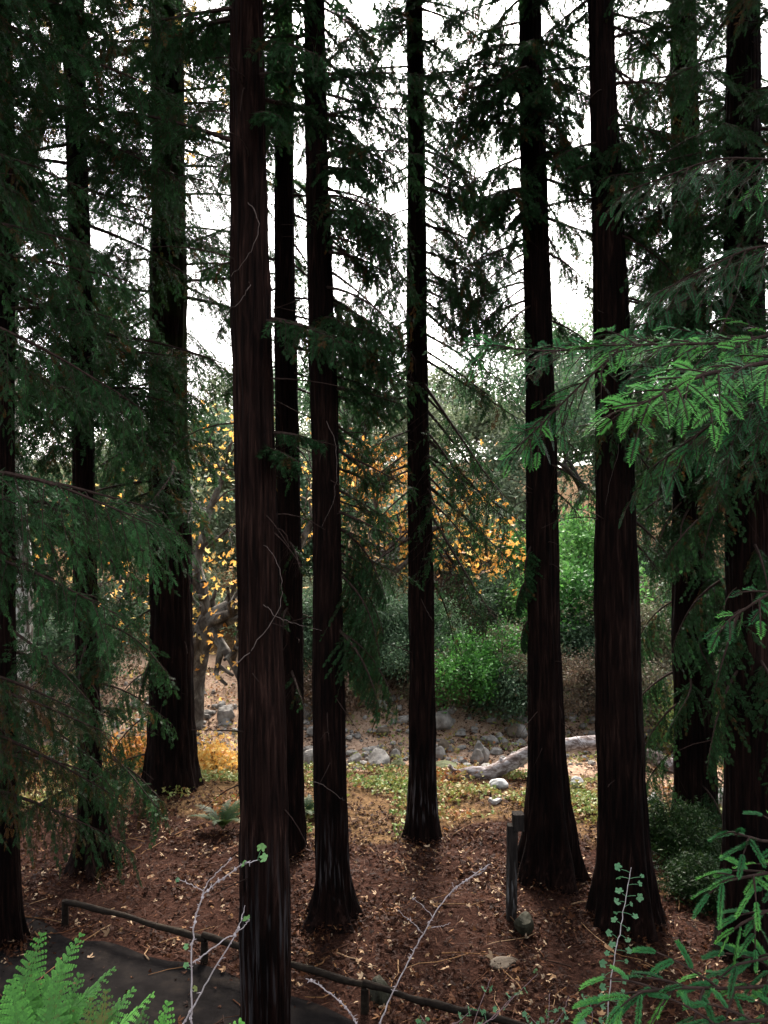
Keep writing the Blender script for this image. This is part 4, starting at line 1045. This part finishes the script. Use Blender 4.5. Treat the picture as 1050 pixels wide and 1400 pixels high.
more = [(480, 18.7, 2.5, 'bay', .3, 'dark bush nearest the arched dark branch'), (538, 18.9, 2.2, 'bay', .45, 'olive green bush touching the dull bush left of the slim redwood'),
        (605, 17.3, 1.1, 'brush', .5, 'low brown scrub at the foot of the vivid bush'), (690, 17.2, 1.3, 'bay', .35, 'low dark scrub between vivid bush and skirted trunk'),
        (735, 17.6, 1.5, 'brush', .6, 'grey scrub peeping out right beside the skirted trunk'), (800, 18.2, 2.0, 'bay', .3, 'dark bush between skirted and broad trunks above the brown brush'),
        (455, 17.3, .8, 'brush', .1, 'small rusty scrub on the pale far creek bank'),
        (430, 18.8, 2.6, 'bay', .4, 'dark green bush between two trunks at the far bank'), (470, 20.5, 3.0, 'oak', .5, 'grey green bush up the far bank behind the weathered patch redwood'),
        (590, 19.6, 2.2, 'bay', .65, 'small bush right of the slim redwood at the bank top'), (720, 20.2, 3.2, 'bay', .35, 'dark bush between vivid bush and skirted trunk'),
        (840, 18.5, 2.8, 'brush', .7, 'grey twiggy bush behind the broad trunk'), (870, 20.5, 3.8, 'bay', .3, 'dark bush in the shade right of the broad trunk'),
        (940, 18.5, 3.5, 'bay', .3, 'dark bush behind the juniper redwood'), (1020, 18.5, 3.6, 'bay', .35, 'dark bush at the edge behind the thick redwood'),
        (350, 21, 2.6, 'oak', .6, 'grey bush behind the streaked trunk'), (260, 23, 3.0, 'oak', .6, 'pale bush far behind the bent sycamore'),
        (150, 19, 3.0, 'bay', .3, 'dark bush between slender and mossy redwoods'), (60, 17, 3.0, 'bay', .25, 'dark bush behind the edge redwood')]
for i, (px, d, H, leaf, tc, lab) in enumerate(more):
    broadleaf('creek_bush', hx(px, d), d, H, lab, 'bush', leaf, 330 + i, depth=4, r=.03, per=34, sig=.22, size=(.05, .10), tintc=tc, nstem=5, first=.30, group='shrubs along the creek')

# sycamores
def sycamore(px, py, d, label, limbs, leafy, seed, tintc=.6, per=26, leafsize=(.10, .17), sig=.45, bark='syc'):
    rng = np.random.default_rng(seed)
    gx = hx(px, d); base = np.array((gx, d, float(hgt(gx, d)) - .05))
    th = thing('sycamore_tree', base, label, 'tree', 'sycamores in autumn leaf')
    tb = MB(); tips = []; tubes = []
    for pl, r0, r1 in limbs:
        q = np.array([P(*a) for a in pl]) - base
        if pl[0][1] >= py - 1: q[0] = (0, 0, -.05)
        m = np.linspace(0, len(q) - 1, len(q) * 5)
        sm = np.stack([np.interp(m, np.arange(len(q)), q[:, j]) for j in range(3)], -1)
        for _ in range(2): sm[1:-1] = (sm[:-2] + 2 * sm[1:-1] + sm[2:]) / 4
        tb.tube(sm, np.linspace(r0, r1, len(sm)), seg=12)
        for s in (0.55, 0.75, 0.92, 1.0):
            i = min(int(s * (len(sm) - 1)), len(sm) - 2); dd = nrm(sm[i + 1] - sm[i])
            for _ in range(2):
                grow(rng, sm[i], nrm(dd + rng.normal(0, .6, 3)), rng.uniform(.55, .95), max(r1 * .6, .012), 2, tubes, tips, .7)
    for pts, rad in tubes: tb.tube(pts, np.maximum(rad, .005), seg=5, cap=False)
    tb.build('trunk', M[bark], th, smooth=True)
    mb = MB(); leafmass(mb, tips, rng, per, sig, leafsize, tintc, wr=.42, lobes=3)
    mb.build('crown', M['autumn'], th)
    return th
sycamore(258, 985, 16.5, 'bent sycamore forking low with golden leaves beside the mossy redwood', [
    ([(258, 985, 16.5), (262, 925, 16.5), (272, 880, 16.4), (288, 845, 16.4)], .30, .22),
    ([(288, 845, 16.4), (310, 832, 16.3), (345, 815, 16.2), (395, 770, 16.2), (440, 690, 16.4)], .19, .05),
    ([(288, 845, 16.4), (272, 815, 16.5), (268, 770, 16.6), (285, 700, 16.8), (310, 640, 17)], .15, .05),
    ([(272, 880, 16.4), (230, 830, 16.8), (175, 800, 17), (130, 760, 17)], .10, .04)], True, 401, tintc=.7, per=2, leafsize=(.07, .13), bark='sycdark')
sycamore(520, 960, 21, 'sycamore with deep orange leaves hanging either side of the slim redwood', [
    ([(520, 960, 21), (515, 880, 21), (525, 800, 21), (540, 745, 21)], .22, .15),
    ([(540, 745, 21), (575, 730, 20.5), (615, 715, 20), (640, 735, 19.8)], .11, .03),
    ([(540, 745, 21), (525, 720, 21), (512, 685, 21), (508, 665, 21)], .11, .03)], True, 402, tintc=.5, per=4, sig=.38, leafsize=(.08, .15), bark='sycdark')
sycamore(15, 1000, 15.0, 'sycamore with mottled white bark behind the edge trunk', [
    ([(15, 1010, 15), (30, 800, 15), (5, 560, 15), (12, 330, 15), (35, 220, 15), (65, 120, 15), (90, 10, 15)], .26, .13),
    ([(65, 120, 15), (140, 80, 14.5), (205, 58, 14.0), (222, 66, 13.9)], .07, .055)], True, 403, tintc=.8, per=1)

# ------------------------------------------------------------------ logs, stones, fence, post
def log(pl, r0, r1, label, mat, seed, stubs=(), name='fallen_log', lumpy=.12):
    rng = np.random.default_rng(seed)
    q = np.array([P(*a) for a in pl]); base = q[0].copy()
    m = np.linspace(0, len(q) - 1, len(q) * 7)
    sm = np.stack([np.interp(m, np.arange(len(q)), q[:, j]) for j in range(3)], -1)
    for _ in range(3): sm[1:-1] = (sm[:-2] + 2 * sm[1:-1] + sm[2:]) / 4
    th = thing(name, base, label, 'log')
    n = len(sm); rr = np.linspace(r0, r1, n)
    T = nrm(np.gradient(sm, axis=0)); U = nrm(np.cross(T, (0, 0, 1.0))); V = np.cross(U, T)
    A = np.linspace(0, 2 * np.pi, 26, endpoint=False)
    rad = rr[:, None] * (1 + lumpy * wob(np.cos(A)[None] * 1.2 + np.arange(n)[:, None] * .14, np.sin(A)[None] * 1.2, seed, 1.0) + .05 * rng.normal(0, 1, (n, 1)) * .5)
    G3 = (sm - base)[:, None] + rad[..., None] * (np.cos(A)[None, :, None] * U[:, None] + np.sin(A)[None, :, None] * V[:, None])
    mb = MB(); mb.grid(G3, closed_u=True)
    for e, s in ((0, -1), (n - 1, 1)):
        ring = G3[e]; c = (sm[e] - base) + T[e] * s * rr[e] * .15
        mb.add(np.vstack([ring, c]), [(i, (i + 1) % 26, 26, 26) for i in range(26)])
    mb.build('stem', M[mat], th, smooth=True)
    for s, dr, l, r in stubs:
        i = int(s * (n - 1)); sb = MB(); d = nrm(np.array(dr, float)); qq = np.linspace(0, 1, 5)
        sb.tube(sm[i] - base + d * (l * qq)[:, None] + np.array((0, 0, .1 * l)) * (qq ** 2)[:, None], np.linspace(r, r * .6, 5), seg=9)
        sb.build('branch_stub', M[mat], th, smooth=True)
    return th
log([(612, 1066, 13.4), (640, 1058, 13.35), (668, 1058, 13.3), (692, 1046, 13.35), (722, 1030, 13.5), (775, 1018, 13.8), (818, 1015, 14.0), (860, 1022, 14.0), (890, 1035, 13.9), (925, 1050, 13.7)], 0.125, .115,
    'long weathered log lying in a shallow arch along the creek edge', 'log', 3, stubs=[(.06, (-.6, -.2, .7), .25, .05), (.2, (.15, -.3, -.5), .35, .07), (.30, (.2, .1, .9), .16, .04), (.12, (-.8, -.1, .15), .3, .05)])
log([(760, 1152, 10.8), (785, 1160, 10.7), (820, 1172, 10.6)], .035, .02, 'pale short fallen branch right of the skirted trunk', 'log', 4, name='fallen_branch')
log([(885, 1185, 9.95), (912, 1192, 9.9), (940, 1198, 9.85)], .05, .03, 'pale fallen branch lying right of the broad black trunk', 'log', 5, name='fallen_branch')
log([(480, 972, 17.2), (500, 963, 17.2), (520, 968, 17.1), (532, 974, 17.1)], .045, .03, 'dark arched branch lying on the pale far creek bank', 'logdark', 6, name='fallen_branch')

BG = 'stones of the dry creek'
rng = np.random.default_rng(70)
boulder(517, 1037, 14.6, .62, .34, 'rock', 'large smooth grey boulder in the creek left of the slim redwood', 71)
boulder(487, 1030, 14.9, .30, .2, 'rock', 'round grey stone touching the large creek boulder', 72)
boulder(545, 1040, 14.3, .40, .2, 'mossrock', 'flat brown boulder tucked behind the slim redwood foot', 73)
boulder(612, 1045, 14.2, .62, .18, 'mossrock', 'flat mossy slab just behind the raised end of the log', 74)
boulder(652, 1024, 15.0, .26, .3, 'rock', 'upright grey stone, left one of a pair by the log', 75)
boulder(664, 1022, 15.1, .24, .3, 'rock', 'upright grey stone, right one of a pair by the log', 76)
boulder(676, 1090, 12.1, .24, .1, 'paler', 'white stone in the ground cover left of the skirted trunk', 77)
boulder(788, 1068, 12.9, .28, .2, 'paler', 'pale rounded stone between skirted and broad trunks', 78)
boulder(895, 1098, 11.9, .34, .30, 'paler', 'pale boulder right of the broad black trunk', 79)
boulder(993, 1100, 12.0, .45, .34, 'paler', 'large pale boulder beside the juniper redwood', 80)
boulder(710, 985, 16.4, .5, .3, 'rock', 'grey boulder under the vivid green bush', 81)
boulder(605, 985, 16.6, .55, .38, 'rock', 'dark jagged boulder in the rubble right of the slim redwood', 82)
boulder(600, 1012, 15.4, .4, .26, 'rock', 'broken grey rock below the jagged boulder', 83)
boulder(680, 1062, 12.9, .36, .16, 'paler', 'pale flat stone lying against the front of the log', 84)
for k in range(34):
    a = rng.uniform(0, 1); px = rng.choice([rng.uniform(478, 555), rng.uniform(600, 715), rng.uniform(415, 470), rng.uniform(265, 318)]); d = rng.uniform(14.7, 17.2)
    w = rng.uniform(.16, .42)
    boulder(px, 1000, d, w, w * rng.uniform(.5, .9), rng.choice(['rock', 'rock', 'rock', 'duffstone']), 'small angular stone lying in the dry creek rubble', 90 + k, group=BG, cat='stone', name='creek_stone')
g = G(716, 1285)
boulder(716, 1285, g[1] + .12, .30, .24, 'mossdark', 'dark mossy stump like rock at the bent headed post', 140, cat='rock', name='mossy_rock')
g = G(690, 1318)
boulder(690, 1318, g[1], .34, .06, 'duffstone', 'flat tan stone lying in the leaf litter', 141, cat='stone', name='flat_stone', dep=.2)
g = G(762, 1212)
boulder(765, 1212, g[1], .22, .10, 'duffstone', 'small tan stone at the skirted redwood foot', 142, cat='stone', name='flat_stone', dep=.16)
g = G(522, 1375)
boulder(520, 1370, g[1] + .12, .30, .2, 'mossdark', 'dark round stone behind the log rail', 143, cat='stone', name='round_stone')

def fence():
    b = FENCE[0]; base = np.array((b[0], b[1], float(hgt(*b))))
    th = thing('rail_fence', base, 'low dark log rail on short posts along the path', 'fence')
    for k, (x, y) in enumerate(FENCE):
        z = float(hgt(x, y)); pb = MB()
        rr = 0.036
        pb.tube([(x - base[0], y - base[1], z - .1 - base[2]), (x - base[0], y - base[1], z + .12 - base[2]), (x - base[0], y - base[1], z + (.27 if k == 0 else .21) - base[2])], (rr * 1.05, rr, rr * .95), seg=12)
        pb.build('post', M['rail'], th, smooth=True)
    for k in range(len(FENCE) - 1):
        a, c = FENCE[k], FENCE[k + 1]; s = np.linspace(-.01, 1.01, 14)
        xy = a + (c - a) * s[:, None]; zz = np.interp(s, (0, 1), (hgt(*a), hgt(*c))) + .25 + .016 * np.sin(s * 5 + k) + .006 * np.sin(s * 17 + 2 * k)
        rb = MB(); rb.tube(np.stack([xy[:, 0] - base[0], xy[:, 1] - base[1], zz - base[2]], -1), .029 + .004 * np.sin(s * 9 + k) + .002 * np.sin(s * 31), seg=12)
        rb.build('rail', M['rail'], th, smooth=True)
fence()

def post():
    g = G(699, 1256)
    th = thing('wooden_post', g, 'slim dark wooden post with a small bent head beside the mossy rock', 'post')
    d = g[1]; u = d / FPX
    rng = np.random.default_rng(3)
    def block(cx, z0, z1, w, dp, lean=0.0, n=9):
        mb = MB(); zs = np.linspace(z0, z1, n); rows = []
        prof = [(-1, -.8), (-.8, -1), (.8, -1), (1, -.8), (1, .8), (.8, 1), (-.8, 1), (-1, .8)]
        for z in zs:
            j = 1 + rng.normal(0, .025)
            rows.append([(cx + lean * (z - z0) + a * w / 2 * j, b * dp / 2 * j, z) for a, b in prof])
        V = np.array(rows); mb.grid(V, closed_u=True)
        for e in (0, n - 1):
            c = V[e].mean(0); mb.add(np.vstack([V[e], c]), [(i, (i + 1) % 8, 8, 8) for i in range(8)])
        return mb
    block(0, -.08, 128 * u, 14 * u, 14 * u, lean=.01).build('shaft', M['post'], th)
    block(9 * u, 122 * u, 144 * u, 15 * u, 17 * u).build('head', M['post'], th)
post()

# small dark ferns at trunk feet
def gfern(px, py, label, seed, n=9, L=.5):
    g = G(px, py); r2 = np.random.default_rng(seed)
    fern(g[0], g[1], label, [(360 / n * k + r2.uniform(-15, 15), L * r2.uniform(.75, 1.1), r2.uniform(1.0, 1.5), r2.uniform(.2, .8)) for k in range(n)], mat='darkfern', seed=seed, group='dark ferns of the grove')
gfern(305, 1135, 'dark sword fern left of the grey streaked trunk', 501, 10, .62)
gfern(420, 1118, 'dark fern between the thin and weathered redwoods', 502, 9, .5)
